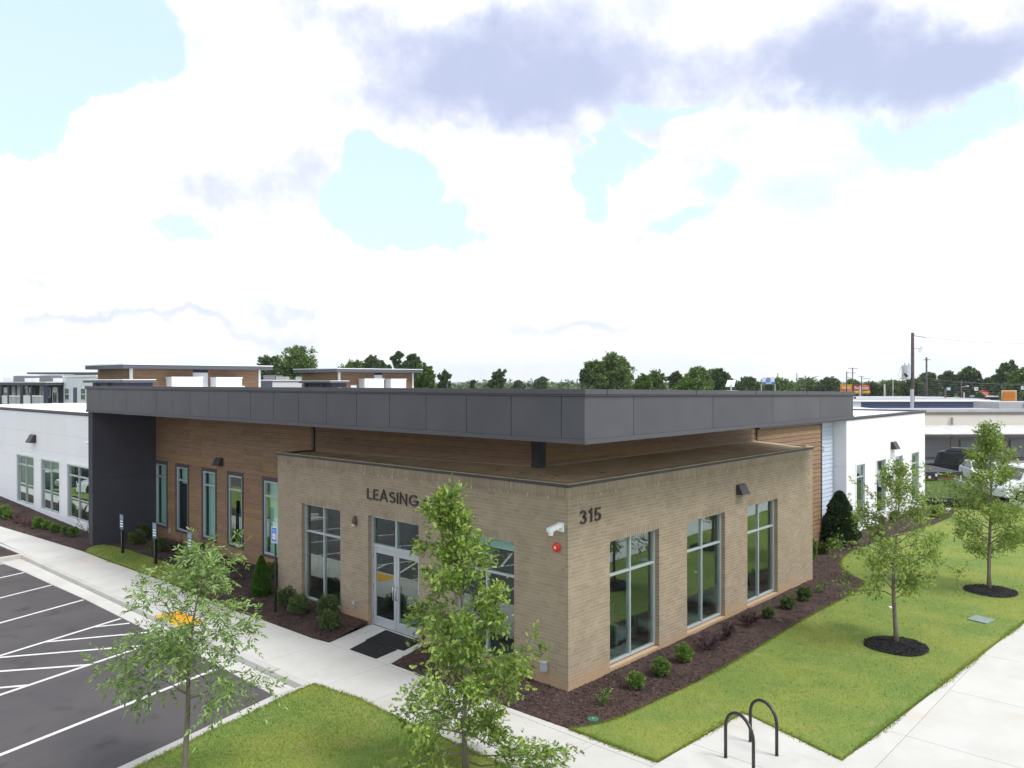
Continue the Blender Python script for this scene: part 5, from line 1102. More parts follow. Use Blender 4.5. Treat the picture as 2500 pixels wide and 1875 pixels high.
def car(name, pos, heading, L, W, H, body, label, prof, cab, wheel_r=.34, cat='car', glass=DKGLASS, group=None, extras=None):
    """side profile prof (x along length 0..1, z) below the belt, cabin cab: x0,x1 belt, x2,x3 roof"""
    t = empty(name, pos, label, cat, group); pos = Vector(pos); f = Vector((math.cos(heading), math.sin(heading), 0)); s = Vector((-f.y, f.x, 0))
    P = lambda u, v, z: tuple(pos+f*(u-.5)*L+s*v+AZ*z)
    n_ = len(prof); mb = MB(); rows = [(-.5, .0), (-.47, .04), (.47, .04), (.5, 0)]
    secs = [(-W/2, .93), (-W/2+.06, 1.), (W/2-.06, 1.), (W/2, .93)]
    for v, k in secs:
        cx = .5; cz = .5*H*.5
        for u, z in prof: mb.v.append(P(cx+(u-cx)*(k*.02+.98), v, .28+(z-.28)*(k*.25+.75) if z > .28 else z))
    for i in range(3):
        for j in range(n_): a = i*n_+j; b = i*n_+(j+1) % n_; mb.f.append((a, b, b+n_, a+n_))
    mb.f += [tuple(range(n_-1, -1, -1)), tuple(range(3*n_, 4*n_))]
    bo = mb.build('body', body, t, smooth=False, bevel=.02)
    x0, x1, x2, x3, zb = cab; zr = H; tw = .16
    mb = MB(); mb.v = [P(x0, -W/2+.05, zb), P(x1, -W/2+.05, zb), P(x1, W/2-.05, zb), P(x0, W/2-.05, zb), P(x2, -W/2+tw, zr), P(x3, -W/2+tw, zr), P(x3, W/2-tw, zr), P(x2, W/2-tw, zr)]
    mb.f = [(0, 3, 2, 1), (4, 5, 6, 7), (0, 1, 5, 4), (1, 2, 6, 5), (2, 3, 7, 6), (3, 0, 4, 7)]; mb.build('cabin', body, t, bevel=.03)
    def lerpf(c, a0, a1, b0, b1, off):
        q = [Vector(v) for v in c]; r = []
        for a, b in ((a0, b0), (a1, b0), (a1, b1), (a0, b1)):
            lo = q[0].lerp(q[1], a); hi = q[3].lerp(q[2], a); r.append(lo.lerp(hi, b))
        nn = (r[1]-r[0]).cross(r[3]-r[0]).normalized()*off; g_ = MB(); g_.v = [tuple(v+nn) for v in r]+[tuple(v-nn*.2) for v in r]; g_.f = [(0, 1, 2, 3), (7, 6, 5, 4), (0, 4, 5, 1), (1, 5, 6, 2), (2, 6, 7, 3), (3, 7, 4, 0)]; return g_
    v = mb.v
    for q, spl in (((v[0], v[1], v[5], v[4]), ((.08, .47), (.53, .92))), ((v[2], v[3], v[7], v[6]), ((.08, .47), (.53, .92))), ((v[1], v[2], v[6], v[5]), ((.06, .94),)), ((v[3], v[0], v[4], v[7]), ((.06, .94),))):
        for a0, a1 in spl: lerpf(q, a0, a1, .1, .86, .012).build('window', glass, t)
    for u in (.19, .81):
        for sg in (-1, 1):
            c = Vector(P(u, sg*(W/2-.10), wheel_r)); wo = MB().tube([c-s*sg*.11, c+s*sg*.11], wheel_r, 20).build('wheel', RUBBER, t); MB().tube([c+s*sg*.10, c+s*sg*.125], [wheel_r*.62, wheel_r*.5], 12).build('rim', flat('rim_silver', (.45, .46, .48), .3, metal=.6), wo)
    for sg in (-1, 1):
        MB().obox(P(.985, sg*(W/2-.30)-.14, .62), tuple(f*.04), tuple(s*.28), (0, 0, .14)).build('headlight', flat('headlight', (.6, .62, .65), .15), t); MB().obox(P(-.004, sg*(W/2-.2)-.08, .75), tuple(f*.04), tuple(s*.16), (0, 0, .2)).build('tail_light', flat('tail_red', (.35, .02, .02), .3), t)
    MB().obox(P(.992, -W*.22, .42), tuple(f*.03), tuple(s*W*.44), (0, 0, .14)).build('grille', BLACK, t)
    if extras: extras(t, P, f, s)
    return t
SUVP = [(0, .30), (0, 1.05), (.04, 1.12), (.70, 1.12), (.97, .98), (1, .85), (1, .32), (.9, .26), (.1, .26)]
HATP = [(0, .30), (.0, .85), (.05, .98), (.62, .95), (.90, .78), (.985, .62), (1, .45), (1, .26), (.9, .2), (.1, .2)]
BLKC = pm('matte_black_car', (.018, .017, .026), .45, spec=.5); WHC = pm('white_car_paint', (.74, .76, .78), .25, spec=.6); DKC = pm('dark_truck_paint', (.02, .022, .028), .2, spec=.7)
def suvx(t, P, f, s):
    c = Vector(P(-.045, 0, 1.0)); sw_ = MB().tube([c-f*.12, c+f*.12], .40, 20).build('spare_wheel', RUBBER, t); MB().tube([c-f*.14, c-f*.12], .22, 14).build('rim', BLKC, sw_)
    MB().obox(P(.10, -.62, 1.93), tuple(f*2.3), tuple(s*1.24), (0, 0, .05)).build('roof_rack', BLACK, t)
    mb = MB(); mb.v = [P(.14, -.55, 1.98), P(.58, -.55, 1.98), P(.58, .55, 1.98), P(.14, .55, 1.98), P(.17, -.46, 2.24), P(.50, -.46, 2.24), P(.50, .46, 2.24), P(.17, .46, 2.24)]; mb.f = [(0, 3, 2, 1), (4, 5, 6, 7), (0, 1, 5, 4), (1, 2, 6, 5), (2, 3, 7, 6), (3, 0, 4, 7)]; mb.build('cargo_box', BLKC, t, bevel=.06)
hd0 = math.atan2(F_.y, F_.x)
p = at(2322, HZ, 58); p.z = -.42
car('black_suv', (p.x, p.y, -.30), hd0+math.radians(52), 4.5, 1.9, 1.95, BLKC, 'matte black off-road vehicle with spare wheel and roof box parked by the warehouse', SUVP, (.01, .72, .03, .66, 1.08), .42, 'suv', extras=suvx)
p = at(2398, HZ, 53); car('white_hatchback', (p.x, p.y, -.02), hd0+math.radians(165), 4.2, 1.75, 1.42, WHC, 'white car parked behind the taller young oak', HATP, (.08, .68, .2, .52, .92), .32)
p = at(2520, HZ, 45); car('white_van', (p.x, p.y, .02), hd0+math.radians(100), 5.2, 1.95, 2.0, WHC, 'white van at the right edge of the frame', [(0, .35), (0, 1.15), (.05, 1.2), (.84, 1.2), (.97, 1.0), (1, .8), (1, .35), (.9, .3), (.1, .3)], (.01, .80, .02, .70, 1.18), .36, 'van')
p = at(2376, HZ, 57); tag(MB().tube([Vector((p.x, p.y, 0)), Vector((p.x, p.y, 1.3))], .07, 10).build('bollard', flat('bollard_yellow', (.70, .38, .04))), 'yellow bollard in front of the warehouse doors', 'bollard')
car('parked_truck', (-6.8, 46.4, -.15), math.radians(-162), 5.2, 1.95, 1.75, DKC, 'dark pickup truck parked in the lot beyond the left frame edge', SUVP, (.2, .68, .28, .55, 1.08), .40, 'truck')
car('parked_car', (-7.0, 41.6, -.15), math.radians(18), 4.6, 1.85, 1.6, WHC, 'white crossover parked in the lot beyond the left frame edge', HATP, (.05, .70, .15, .52, .95), .36)
bpy.data.objects['parked_truck'].rotation_euler.z = 0

# warehouse
TANW = pm('warehouse_wall', (.60, .565, .50), .9, (.56, .525, .465), .3); GRYW = pm('warehouse_shade_wall', (.40, .385, .38), .9); MEMB = pm('grey_membrane', (.34, .345, .36), .8, (.42, .42, .43), .25, .3, 3)
dW = 70.; c = at(2130, HZ, dW); c.z = 0; e = at(2640, HZ, dW)-at(2130, HZ, dW); e.z = 0; eu = e.normalized()
t = empty('warehouse', c, 'long beige warehouse with grey canopy roof and roller doors beyond the right wing', 'warehouse')
Zp = lambda py, d=dW: zrow(py, d)
MB().obox(Vector((c.x, c.y, Zp(1043))), e, fw_*.4, AZ*(Zp(1015)-Zp(1043))).build('upper_wall', TANW, t)
MB().obox(Vector((c.x, c.y, Zp(1015)))-fw_*.05, e, fw_*.4, AZ*(Zp(1008)-Zp(1015))).build('band', flat('band_brown', (.22, .20, .175), .8), t)
MB().obox(Vector((c.x, c.y, Zp(1008)))-fw_*.12, e, fw_*3.2, AZ*(Zp(1001)-Zp(1008))).build('roof', MEMB, t)
pp = at(2440, HZ, dW+1); MB().obox(Vector((pp.x, pp.y, Zp(1006))), e*.5, fw_*4, AZ*(Zp(985)-Zp(1006))).build('parapet', MEMB, t)
for k in (0, 13): MB().obox(Vector((pp.x, pp.y, Zp(1005)))-fw_*.04+eu*(2.1+k*.18), eu*.12, fw_*.1, AZ*.6).build('parapet_fold', flat('fold_grey', (.22, .22, .23)), t)
MB().obox(Vector((c.x, c.y, -1.)), e, fw_*.4, AZ*(Zp(1043)+1.)).build('lower_wall', GRYW, t)  # under-canopy shade is partly put into this wall's darker grey
z0, z1 = Zp(1041.5), Zp(1062, 66); n_ = 60
for i in range(n_):
    a = Vector((c.x, c.y, z0))+e*i/n_; d1 = -fw_*4.4+AZ*(z1-z0); MB().obox(a, e/n_*.93, d1, AZ*.05).build('canopy_sheet', pm('galvanised', (.60, .60, .585), .6, (.50, .50, .49), 1., rnd=.06), t)
MB().obox(Vector((c.x, c.y, z1-.16))-fw_*4.42, e, fw_*.1, AZ*.16).build('canopy_beam', flat('beam_dark', (.10, .09, .09)), t)
for i, (a, b) in enumerate(((2195, 2294), (2344, 2388), (2466, 2560))):
    pa, pb = at(a, HZ, dW-.1), at(b, HZ, dW-.1); zt_ = Zp(1076); k = 0; zz_ = -.6
    ro = MB().obox(Vector((pa.x, pa.y, -.6))-fw_*.02, (pb-pa)*1., fw_*.05, AZ*(zt_+.6)).build('roller_door', flat('door_gap', (.12, .12, .13)), t)
    while zz_ < zt_-.1: MB().obox(Vector((pa.x, pa.y, zz_))-fw_*.08, (pb-pa), fw_*.05, AZ*.13).build('slat', pm('door_grey', (.44, .45, .48), .6, rnd=.05), ro); zz_ += .16
for px in (2322, 2391, 2455): pa = at(px, HZ, dW-4.2); MB().obox(Vector((pa.x, pa.y, -.5)), eu*.12, fw_*.12, AZ*(z1+.4)).build('post', flat('beam_dark', (.10, .09, .09)), t)
pa = at(2323, HZ, dW-.2); MB().obox(Vector((pa.x, pa.y, Zp(1039))), eu*.15, fw_*.1, AZ*.65).build('vent_pipe', flat('fold_grey', (.22, .22, .23)), t)
# building with the slate blue wall band
dB = 92.; c = at(2078, HZ, dB); e = at(2435, HZ, dB)-c; e.z = 0; t = empty('blue_warehouse', Vector((c.x, c.y, 0)), 'low building with slate blue upper wall behind the white wing roof', 'building')
MB().obox(Vector((c.x, c.y, 0))+e*.065, e*.935, fw_*20, AZ*zrow(982.5, dB)).build('wall', pm('slate_blue', (.085, .105, .19), .7, (.07, .088, .16), .4), t)
MB().obox(Vector((c.x, c.y, 0))-fw_*.1, e*.065, fw_*20, AZ*zrow(983, dB)).build('white_end', WH2, t)
MB().obox(Vector((c.x, c.y, zrow(982.5, dB)))-fw_*.3, e*1.01, fw_*21, AZ*.13).build('roof_edge', ROOFW, t); MB().obox(Vector((c.x, c.y, zrow(980, dB)))+fw_*4, e*1.05, fw_*16, AZ*.14).build('roof', MEMB, t)
pa = at(2085, 971, dB); MB().tube([pa-fw_*.3, pa-fw_*.12], .12, 12).build('wall_fan', BLACK, t)

# poles, wires and signs
POLE = pm('weathered_pole', (.115, .090, .095), .9, (.075, .058, .062), 4., .4, 30); POLEL = flat('pale_pole', (.34, .34, .34), .8); WIRE = flat('wire', (.16, .16, .17), .6)
def pole(px, ytop, ybot, d, r, mt, label, arms=(), name='utility_pole', lean=0.):
    a = at(px, HZ, d); zt = zrow(ytop, d); t = empty(name, Vector((a.x, a.y, -.4)), label, 'utility pole', 'utility poles beyond the buildings')
    top = Vector((a.x, a.y, zt))+R2*lean*d/FPX; MB().tube([Vector((a.x, a.y, -.4)), top], [r*1.25, r], 10).build('shaft', mt, t, smooth=True)
    for ya, x0, x1 in arms: z = zrow(ya, d); MB().obox(Vector((a.x, a.y, z))+R2*x0*d/FPX-fw_*r*1.1, R2*(x1-x0)*d/FPX, fw_*.1, AZ*.11).build('crossarm', mt, t)
    return t, a
t, a = pole(2228, 814, 998, 78, .150, POLE, 'tall dark utility pole with a grey transformer drum behind the right white wing')
MB().tube([at(2212, 893, 77.7), at(2212, 926, 77.7)], .40, 20).build('transformer', flat('transformer_grey', (.52, .54, .58), .5), t, smooth=False)
tr = t.children[-1]; MB().tube([at(2212, 892, 77.7), at(2212, 893, 77.7)], .42, 20).build('lid', flat('transformer_lid', (.6, .62, .66), .5), tr)
for px in (2209, 2219): MB().tube([at(px, 892, 77.6), at(px, 886, 77.6)], .05, 8).build('bushing', flat('bushing', (.35, .33, .36)), tr)
MB().tube([at(2200, 897, 77.6), at(2209, 897, 77.6)], .035, 6).build('arrester', flat('bushing', (.35, .33, .36)), tr); MB().tube([at(2208, 912, 77.2), at(2215, 919, 77.2)], .12, 8).build('plate', BLACK, tr)
mb = MB()
for c0, c1, c2_, c3 in (((2200, 897), (2193, 915), (2196, 930), (2206, 936)), ((2206, 900), (2203, 918), (2206, 930), (2217, 940))): mb.tube([at(*c0, 77.5), at(*c1, 77.5), at(*c2_, 77.5), at(*c3, 77.8)], .012, 4)
mb.build('drop_wires', WIRE, t)
MB().tube([at(2232, 851.5, 78), at(2246, 851.5, 78)], .03, 6).build('bracket', POLEL, t)
MB().tube([at(2248, 846, 78), at(2251, 849, 78), at(2246, 860, 78), at(2243, 858, 78), at(2248, 846, 78)], .035, 6).build('cutout', flat('cutout', (.5, .52, .52)), t)
pc = at(2226.5, HZ, 77.4); MB().tube([Vector((pc.x, pc.y, 0)), Vector((pc.x, pc.y, zrow(952, 77.4)))], .16, 12).build('conduit', flat('conduit_grey', (.46, .48, .50), .5), t)
def wire(p, q, sag, label, r=.018):
    pts = [p.lerp(q, i/14)-AZ*sag*4*(i/14)*(1-i/14) for i in range(15)]; return tag(MB().tube(pts, r, 4, False).build('power_line', WIRE), label, 'power line', 'power lines')
wire(at(2231, 819, 78), at(2560, 836, 92), .35, 'power line running right from the top of the tall dark pole')
MB().tube([at(2232, 819.5, 78), at(2260, 824, 79)], .045, 6).build('insulator', POLEL, t)
wire(at(2235, 920, 79), at(2560, 938, 90), .3, 'lower power line running right from the tall dark pole in front of the trees')
for i, w_ in enumerate(('topmost', 'second from top', 'third from top', 'fourth from top', 'middle', 'fourth from bottom', 'third from bottom', 'second from bottom', 'lowest')): wire(at(2240, 926+i*5.2, 140), at(2560, 930+i*6.0, 160), .6, w_+' of the thin parallel wires strung in front of the dark trees', .018)
pole(2262, 874, 975, 138, .14, POLE, 'slender pole with a small crossarm right of the tall dark pole', ((881, -8, 8),))
a = bpy.data.objects['utility_pole.001']
pole(2081.5, 899, 975, 200, .12, POLE, 'far double crossarm pole in front of the billboard', ((901.5, -11, 12), (912.5, -9, 8)))
pole(2067, 909, 960, 190, .12, POLE, 'shorter pole with side brackets left of the billboard text', ((924, 1, 10), (912, 0, 5)))
pole(2103.5, 920, 975, 200, .10, POLE, 'street lamp pole standing before the right part of the billboard', ((921.5, -7, 6), (926.5, 0, 21)), 'street_lamp')
pole(2100, 944, 975, 170, .16, POLEL, 'short pale post below the billboard'); pole(2159.5, 940, 976, 170, .17, POLEL, 'stout pale pole in the tree gap'); pole(2180, 929, 976, 200, .11, POLEL, 'leaning thin pale pole', ((930, -3, 8),), lean=0)
pole(1945.5, 912, 945, 260, .12, POLE, 'far thin pole left of the billboard'); pole(1966, 918, 950, 260, .16, POLE, 'far pole with a small crossarm left of the billboard', ((922, -3, 3),)); pole(1992, 920, 940, 280, .1, POLE, 'farthest thin pole with wide crossarm', ((920.5, -4, 7),))
pole(1899, 912, 940, 240, .12, POLE, 'thin far pole right of the blue and white sign'); pole(2347, 930, 976, 150, .10, POLE, 'street lamp pole in front of the dark trees on the right', name='street_lamp')
MB().tube([at(2347, 946, 150), at(2361, 942, 150)], .06, 6).build('lamp_arm', POLEL, bpy.data.objects['street_lamp.001']); MB().obox(at(2360, 943.5, 150), R2*.42, fw_*.3, AZ*.16).build('lamp_head', SWH, bpy.data.objects['street_lamp.001'])
pole(2353.5, 960, 978, 120, .10, POLEL, 'short pale post with a small lamp under the dark trees'); pole(2308, 952, 998, 100, .11, POLE, 'short dark pole cutting the slate blue wall'); pole(1092.5, 934, 946, 90, .07, POLE, 'short dark post right of the farther townhouse'); pole(1139.5, 932, 945, 130, .08, POLE, 'short grey post behind the office roof'); pole(1409, 925, 946, 130, .09, POLE, 'thin post left of the big tree')
def text(s, px, py, d, hpx, mt, parent, name='lettering', width=None):
    cu = bpy.data.curves.new('t', 'FONT'); cu.body = s; cu.size = hpx*d/FPX*1.35; cu.align_x = 'CENTER'; cu.align_y = 'CENTER'; cu.extrude = .02
    o = bpy.data.objects.new('t', cu); COL.objects.link(o); me = bpy.data.meshes.new_from_object(o.evaluated_get(bpy.context.evaluated_depsgraph_get())); bpy.data.objects.remove(o)
    if width: w0 = max(v.co.x for v in me.vertices)-min(v.co.x for v in me.vertices); k = width*d/FPX/w0
    else: k = 1
    c = at(px, py, d); M = Matrix((R2, AZ, -fw_)).transposed(); off = worg(parent)
    for v in me.vertices: v.co = c+M@Vector((v.co.x*k, v.co.y, v.co.z))-off
    me.materials.append(mt); q = bpy.data.objects.new(name, me); COL.objects.link(q); q.parent = parent; return q
# billboard
dS = 215.; t = empty('billboard', at(2088, 975, dS), 'wide red and yellow billboard reading Bo among the far trees', 'billboard')
def rect(x0, x1, y0, y1, d, mt, par, name, th=.15): a = at(x0, y1, d); return MB().obox(a, at(x1, y1, d)-a, fw_*th, AZ*((y1-y0)*d/FPX)).build(name, mt, par)
rect(2052, 2082, 939, 956, dS, pm('orange_print', (.62, .16, .03), .6, (.70, .30, .06), 1.2), t, 'left_panel'); rect(2052, 2082, 939, 940.5, dS-.3, flat('print_yellow', (.85, .55, .03)), t, 'edge_strip')
rect(2085, 2124, 939.5, 954, dS, pm('red_print', (.36, .03, .035), .6), t, 'right_panel'); rect(2085, 2124, 954, 958.8, dS, flat('print_yellow', (.85, .55, .03)), t, 'bottom_strip'); rect(2082, 2122, 959, 962, dS, flat('catwalk', (.35, .17, .10)), t, 'catwalk')
text("Bo'", 2092.5, 947, dS-.4, 7, SWH, t, 'lettering', 12); 
for x0, x1, y0, y1, mtn in ((2106, 2119, 940.8, 943, 'o'), (2103, 2121, 945, 947.2, 'w'), (2102, 2121, 948.6, 950.8, 'w')): rect(x0, x1, y0, y1, dS-.4, flat('print_orange', (.8, .35, .03)) if mtn == 'o' else flat('print_pink', (.75, .55, .60)), t, 'text_line')
for x0, x1, y0, y1 in ((2055, 2077, 944, 946.3), (2057, 2075, 948, 949.6)): rect(x0, x1, y0, y1, dS-.4, flat('print_cream', (.80, .55, .40)), t, 'text_line')
for px in (2060, 2090, 2111): a = at(px, HZ, dS+.5); MB().tube([Vector((a.x, a.y, -.4)), Vector((a.x, a.y, zrow(948, dS)))], .2, 8).build('post', DKP, t)
# blue and white shop sign
dS = 150.; t = empty('shop_sign', at(1876, 957, dS), 'white and blue shop sign on two posts behind the office roof', 'sign')
rect(1861, 1891, 921, 933, dS, flat('sign_pale', (.58, .62, .70)), t, 'upper_panel'); rect(1861, 1892.5, 932.5, 937.5, dS-.1, pm('sign_blue2', (.05, .17, .42), .5), t, 'lower_panel')
MB().tube([at(1876, 927, dS-.1), at(1876, 927, dS-.25)], 5*dS/FPX, 24).build('round_emblem', flat('emblem_blue', (.07, .14, .36)), t); text('U', 1876, 927, dS-.35, 5.2, flat('sign_pale', (.58, .62, .70)), t, 'emblem_letter')
text('xxxx', 1876.5, 935, dS-.35, 2, SWH, t, 'text_line', 12) if False else rect(1870, 1883, 934.4, 936, dS-.3, SWH, t, 'text_line')
for px in (1859, 1892.5): rect(px-1, px+1, 938, 968, dS, POLEL, t, 'post')
rect(1858, 1894, 937.5, 939, dS, POLEL, t, 'crossbar')
t = empty('red_shop', at(1840, 957, 170), 'small red shop fascia just above the office roof edge', 'building'); rect(1830, 1852, 950, 962, 170, flat('shop_red', (.50, .12, .10)), t, 'fascia', 4); rect(1833, 1849, 951.5, 953.5, 169.8, flat('sign_pale', (.58, .62, .70)), t, 'text_line')
# red lozenge sign
dS = 180.; t = empty('red_lozenge_sign', at(2402, 975, dS), 'red lip shaped restaurant sign with white DQ letters', 'sign'); c = at(2402.5, 960.5, dS); mb = MB(); pts = []
for i in range(32): a_ = 2*math.pi*i/32; sx = abs(math.cos(a_))**1.0*math.copysign(1, math.cos(a_)); pts.append((13.8*sx, 7.4*math.sin(a_)*(1-.25*abs(math.cos(a_)))))
for dd in (0, .4): mb.v += [tuple(c+R2*p_[0]*dS/FPX+AZ*p_[1]*dS/FPX+fw_*dd) for p_ in pts]
mb.f = [tuple(range(32)), tuple(range(63, 31, -1))]+[(i, 32+i, 32+(i+1) % 32, (i+1) % 32) for i in range(32)]; mb.build('face', pm('sign_red', (.62, .035, .05), .5), t)
text('DQ', 2403, 961, dS-.4, 6.6, SWH, t, 'lettering', 15); rect(2396, 2398, 967, 985, dS, DKP, t, 'post'); rect(2388, 2417, 974.5, 981, dS-.2, flat('sign_pale', (.58, .62, .70)), t, 'board_frame'); rect(2391, 2414, 976, 980, dS-.5, flat('board_red', (.50, .11, .06)), t, 'message_board')
t = empty('orange_sign', at(2464, 990, 150), 'tall orange board sign above the warehouse roof', 'sign')
rect(2446, 2482, 953, 990, 150, flat('sign_edge', (.60, .50, .38)), t, 'frame'); 
for i in range(9): rect(2449, 2480, 955.5+i*3.6, 958.8+i*3.6, 149.7, pm('orange_board', (.50, .17, .02), .7, rnd=.08), t, 'board')
t = empty('restaurant', at(2440, 985, 185), 'far restaurant building with pale roof edge and letters at the right frame edge', 'building')
rect(2405, 2445, 968, 984, 184, DKP, t, 'wall', 5); rect(2404, 2444, 967, 969, 183, WH2, t, 'roof_edge', 6); rect(2482, 2570, 974, 984, 184, flat('pinkish', (.42, .27, .24)), t, 'wall', 5); rect(2481, 2570, 970, 974, 183, WH2, t, 'roof_edge', 6); rect(2494, 2540, 972.5, 983.5, 182, pm('sign_red', (.62, .035, .05)), t, 'sign_board'); text('DQ', 2502, 978.5, 181.4, 7, SWH, t, 'lettering', 12); rect(2482, 2506, 960, 969, 186, flat('ac_grey', (.30, .31, .32)), t, 'rooftop_unit')
for x0, x1, y0, y1, c_, lb in ((2311, 2321.5, 945, 953.8, (.10, .32, .26), 'small green street name sign hanging over the road'), (2379, 2388, 945, 953.8, (.60, .63, .66), 'small white arrow sign hanging over the road, left of the red sign'), (2493, 2503, 942.5, 951, (.60, .63, .66), 'small white arrow sign at the right frame edge')):
    t = empty('hanging_sign', at((x0+x1)/2, y1, 140), lb, 'sign', 'small signs hanging on wires'); rect(x0, x1, y0, y1, 140, flat('hs%d' % x0, c_), t, 'plate', .05)
    xc = (x0+x1)/2; w_ = (x1-x0)
    if c_[0] > .5: a = MB(); a.tube([at(xc-w_*.2, y0+3, 139.8), at(xc, y0+2.2, 139.8), at(xc+w_*.2, y0+3.8, 139.8), at(xc+w_*.22, y0+7, 139.8)], .05, 4); a.build('arrow', BLACK, t)
    else: rect(x0+1, x1-2, y0+2.5, y1-2.6, 139.8, flat('sign_pale', (.58, .62, .70)), t, 'text_line', .03)
t = empty('white_fence', at(2290, 975, 135), 'pale picket fence panel in front of the dark trees', 'fence')
for i in range(14): rect(2272+i*2.5, 2273.2+i*2.5, 967.5, 976, 135, POLEL, t, 'picket')
rect(2272, 2306, 967.5, 968.5, 134.8, POLEL, t, 'rail')
t = empty('far_shed_row', at(2120, 985, 160), 'grey roofs of low far buildings beneath the tree line', 'building'); rect(2160, 2200, 974, 985, 160, flat('roof_grey', (.30, .31, .33)), t, 'roof', 6); rect(2235, 2270, 971, 985, 162, DKP, t, 'wall', 6); rect(2315, 2345, 972.5, 984, 165, flat('roof_grey', (.30, .31, .33)), t, 'roof', 6)

# far trees
def bigtree(px0, px1, ytop, d, mt, label, seed, nl=4200, pine=False, ybase=None, lobes=9, name='tree', ls=None):
    rs = np.random.default_rng(seed); c = at((px0+px1)/2, HZ, d); R = (px1-px0)/2*d/FPX; zt = zrow(ytop, d); zb = max(-.4, zt-R*3.2) if not pine else zt*.25
    base = Vector((c.x, c.y, -.5)); t = empty(name, base, label, 'tree', 'trees beyond the buildings')
    MB().tube([base, Vector((c.x, c.y, zt*.5)), Vector((c.x, c.y, zt*.85))], [R*.09, R*.06, R*.02], 8).build('trunk', BARK, t, smooth=True)
    br = MB(); LP = []; low = max(1.5, zt-R*1.9) if not pine else zt*.25
    for i in range(lobes):
        a = i*2.4+rs.random(); f = (i+.5)/lobes
        if pine: z = low+(zt-low)*f; r_ = R*(1.05-.8*f)*rs.uniform(.4, 1.); lr = R*.34
        else: z = low+(zt-low-R*.33)*(f**.8); w_ = math.sqrt(max(.05, 1-(max(0, f-.30)/.74)**2)); r_ = R*.76*w_*rs.uniform(.35, 1.0); lr = R*rs.uniform(.22, .40)
        p = Vector((c.x+math.cos(a)*r_, c.y+math.sin(a)*r_, z)); LP.append((p, lr)); br.tube([Vector((c.x, c.y, z*.6)), p], [R*.03, R*.008], 5, False)
    LP.append((Vector((c.x+R*rs.uniform(-.25, .25), c.y, zt-R*.3)), R*.32)); LP.append((Vector((c.x, c.y, (zt+low)/2)), R*.55))
    br.build('branches', BARK, t); Ps = []; Ds = []
    wt_ = np.array([l[1]**2 for l in LP]); wt_ /= wt_.sum(); cnt = rs.multinomial(nl, wt_)
    for (p, lr), k in zip(LP, cnt):
        # each lobe is itself a cluster of small clumps
        m_ = max(3, int(k/26)); q = rs.normal(0, 1, (m_, 3)); q /= np.linalg.norm(q, axis=1, keepdims=True); q *= lr*rs.uniform(.55, 1.15, (m_, 1)); q[:, 2] *= .8
        id_ = rs.integers(0, m_, k); x = q[id_]+rs.normal(0, lr*.14, (k, 3)); Ps.append(x+np.array(p)); Ds.append(x/lr+rs.normal(0, .6, (k, 3)))
    P = np.concatenate(Ps); P[:, 2] = np.maximum(P[:, 2], .2); leaves('crown', P, ls or max(.28, d*.0026), QUADT*np.array([1.5, 1.]), mt, t, up=.12, dirs=np.concatenate(Ds)+np.array([0, 0, .3]))
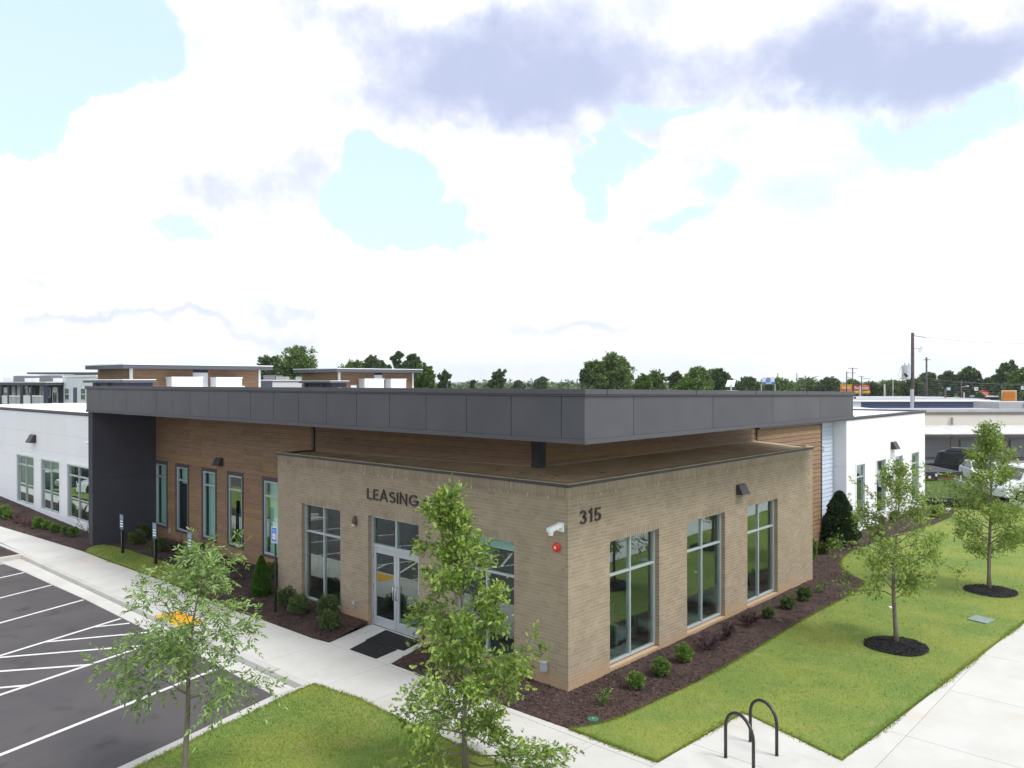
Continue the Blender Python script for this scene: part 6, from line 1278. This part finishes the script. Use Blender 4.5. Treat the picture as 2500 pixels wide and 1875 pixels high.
BT = [(618, 690, 868, 112, TREE2, 'dark broad tree behind the nearer townhouse roof, left half of the pair', 0), (655, 796, 840, 116, TREE1, 'big green tree behind the gap between the townhouses', 0),
 (815, 905, 880, 150, TREE1, 'green tree behind the left end of the farther townhouse roof', 0), (870, 955, 868, 145, TREE2, 'dark rounded tree behind the farther townhouse roof', 0), (946, 990, 861, 150, TREE2, 'open pine behind the farther townhouse roof', 1), (982, 1032, 865, 140, TREE2, 'dark tree at the right end of the farther townhouse roof', 0),
 (1005, 1070, 889, 120, TREE3, 'light green tree right of the farther townhouse', 0), (1058, 1108, 911, 150, TREE2, 'thin tree at the right of the light green tree', 1), (1142, 1163, 931, 160, TREE2, 'small dark conical tree on the horizon', 1), (1187, 1243, 908, 180, TREE2, 'solitary pine left of the distant skyline', 1),
 (1250, 1283, 931, 320, TREE2, 'small rounded far tree among the skyline towers', 0), (1300, 1342, 922, 330, TREE2, 'rounded far tree in the middle of the skyline', 0),
 (1412, 1445, 902, 118, TREE2, 'narrow dark side crown left of the largest tree', 0), (1420, 1490, 880, 120, TREE1, 'left crown of the largest tree group', 0), (1440, 1568, 857, 122, TREE1, 'largest tree behind the right part of the roof', 0), (1540, 1600, 915, 115, TREE3, 'low light green tree right of the largest tree', 0), (1565, 1634, 906, 125, TREE1, 'medium green tree right of the largest tree', 0),
 (1630, 1672, 908, 140, TREE2, 'dark tree left of the forked tree', 0), (1660, 1742, 893, 132, TREE1, 'open topped green tree behind the roof', 0), (1640, 1735, 922, 112, TREE3, 'low light green trees in front of the open topped tree', 0), (1715, 1800, 901, 135, TREE2, 'spreading dark tree behind the tilted white panel', 0), (1790, 1862, 922, 160, TREE2, 'dark trees left of the shop sign', 0), (1850, 1935, 924, 230, TREE1, 'far green trees behind the shop sign', 0), (1925, 2010, 926, 270, TREE1, 'far tree row left of the billboard', 0), (1995, 2058, 923, 250, TREE2, 'rounded tree left of the billboard', 0), (2050, 2108, 928, 260, TREE1, 'trees above the billboard', 0),
 (2105, 2165, 935, 230, TREE2, 'dark tree between the billboard and the tall pole', 0), (2150, 2215, 931, 260, TREE1, 'pale tree left of the transformer pole', 0), (2195, 2262, 926, 200, TREE2, 'dark tree directly behind the transformer pole', 0), (2238, 2300, 911, 205, TREE2, 'dark tree right of the tall pole', 0), (2285, 2345, 910, 210, TREE2, 'dark tree in the middle of the right tree group', 0), (2330, 2406, 897, 205, TREE2, 'tallest dark tree left of the red sign', 0), (2395, 2450, 925, 215, TREE1, 'lower tree behind the red sign', 0), (2425, 2500, 884, 200, TREE2, 'dark tall tree behind the orange sign', 0), (2450, 2560, 896, 170, TREE1, 'large lighter tree at the right frame edge', 0), (2380, 2402, 962, 175, TREE3, 'small pale tree under the red sign', 0)]
for i, (a, b, yt, d, mt, lb, pn) in enumerate(BT): bigtree(a, b, yt, d, mt, lb, i+5, nl=int(min(12000, 1500+(b-a)*95)), pine=bool(pn), name='pine_tree' if pn else 'far_tree', lobes=20 if b-a > 60 else 11)
# distant wood as one mass, following the horizon
Pn, Dn = [], []
for px in range(-60, 2640, 5):
    for k in range(13):
        d = random.uniform(380, 760); h = zrow(942.5+2.2*math.sin(px*.031)+1.6*math.sin(px*.13)+random.uniform(-.5, 7)+(4 if px < 700 else 0), d); p = at(px+random.uniform(-4, 4), HZ, d); Pn.append((p.x, p.y, max(1, h-random.random()*3)))
Pn = np.array(Pn); Pn = np.repeat(Pn, 5, 0)+RNG.normal(0, 1.5, (len(Pn)*5, 3)); leaves('distant_wood', Pn, 2.3, QUADT*np.array([1.7, 1.]), TREE2, None, kind='stuff')
# skyline
TWR = pm('hazed_tower', (.30, .36, .48), .5)  # part of the distance haze is put into this blue-grey colour
SK = [(1240, 1244, 929), (1176, 1188, 933.5), (1279, 1281.5, 928), (1294.5, 1299.5, 922.3), (1300, 1306, 935), (1338, 1341, 924.5), (1364, 1371, 932), (1369, 1373, 926), (1383, 1388, 927), (1390.5, 1395, 927.5), (1399, 1402, 932.5), (1320, 1334, 936), (1373, 1382, 933), (1272, 1277, 931)]
SKL = ['slim hazy tower peeking out right of the solitary pine', 'broad low hazy block left of the solitary pine', 'thin hazy tower just right of the small rounded far tree', 'tallest and darkest hazy tower of the distant skyline', 'low hazy block touching the tallest skyline tower', 'slender hazy spire right of the middle rounded tree', 'low broad hazy block before the stepped tower on the skyline', 'stepped hazy tower on the right half of the skyline', 'left one of the twin hazy towers left of the largest tree', 'right one of the twin hazy towers left of the largest tree', 'tiny hazy block farthest right on the skyline', 'low hazy block behind the middle rounded tree', 'low hazy block between the stepped tower and the twin towers', 'short hazy tower left of the thin skyline tower']
for i, (a, b, yt) in enumerate(SK):
    d = 5200+130*i; p = at(a, HZ, d); w_ = (b-a)*d/FPX; t = empty('skyline_tower', Vector((p.x, p.y, -1)), SKL[i], 'tower', 'towers of the distant skyline')
    zt_ = zrow(yt, d); MB().obox(Vector((p.x, p.y, -1)), R2*w_, fw_*w_, AZ*(zt_*.86)).build('shaft', TWR, t); MB().obox(Vector((p.x, p.y, -1))+R2*w_*.18, R2*w_*.62, fw_*w_*.6, AZ*(zt_+1)).build('crown', TWR, t)
# air
HAZE = True
if HAZE:
    hz_ = MB().box(-60, 5600, -60, 5600, -2, 160).build('haze', bpy.data.materials.new('haze')); hz_['kind'] = 'stuff'; mt = hz_.data.materials[0]; mt.use_nodes = True; q = N(mt.node_tree); mt.node_tree.nodes.clear()
    v_ = q('VolumePrincipled', i={'Color': (.90, .95, 1, 1), 'Density': .00013, 'Anisotropy': .1}); mt.node_tree.links.new(v_.outputs[0], q('OutputMaterial').inputs['Volume'])
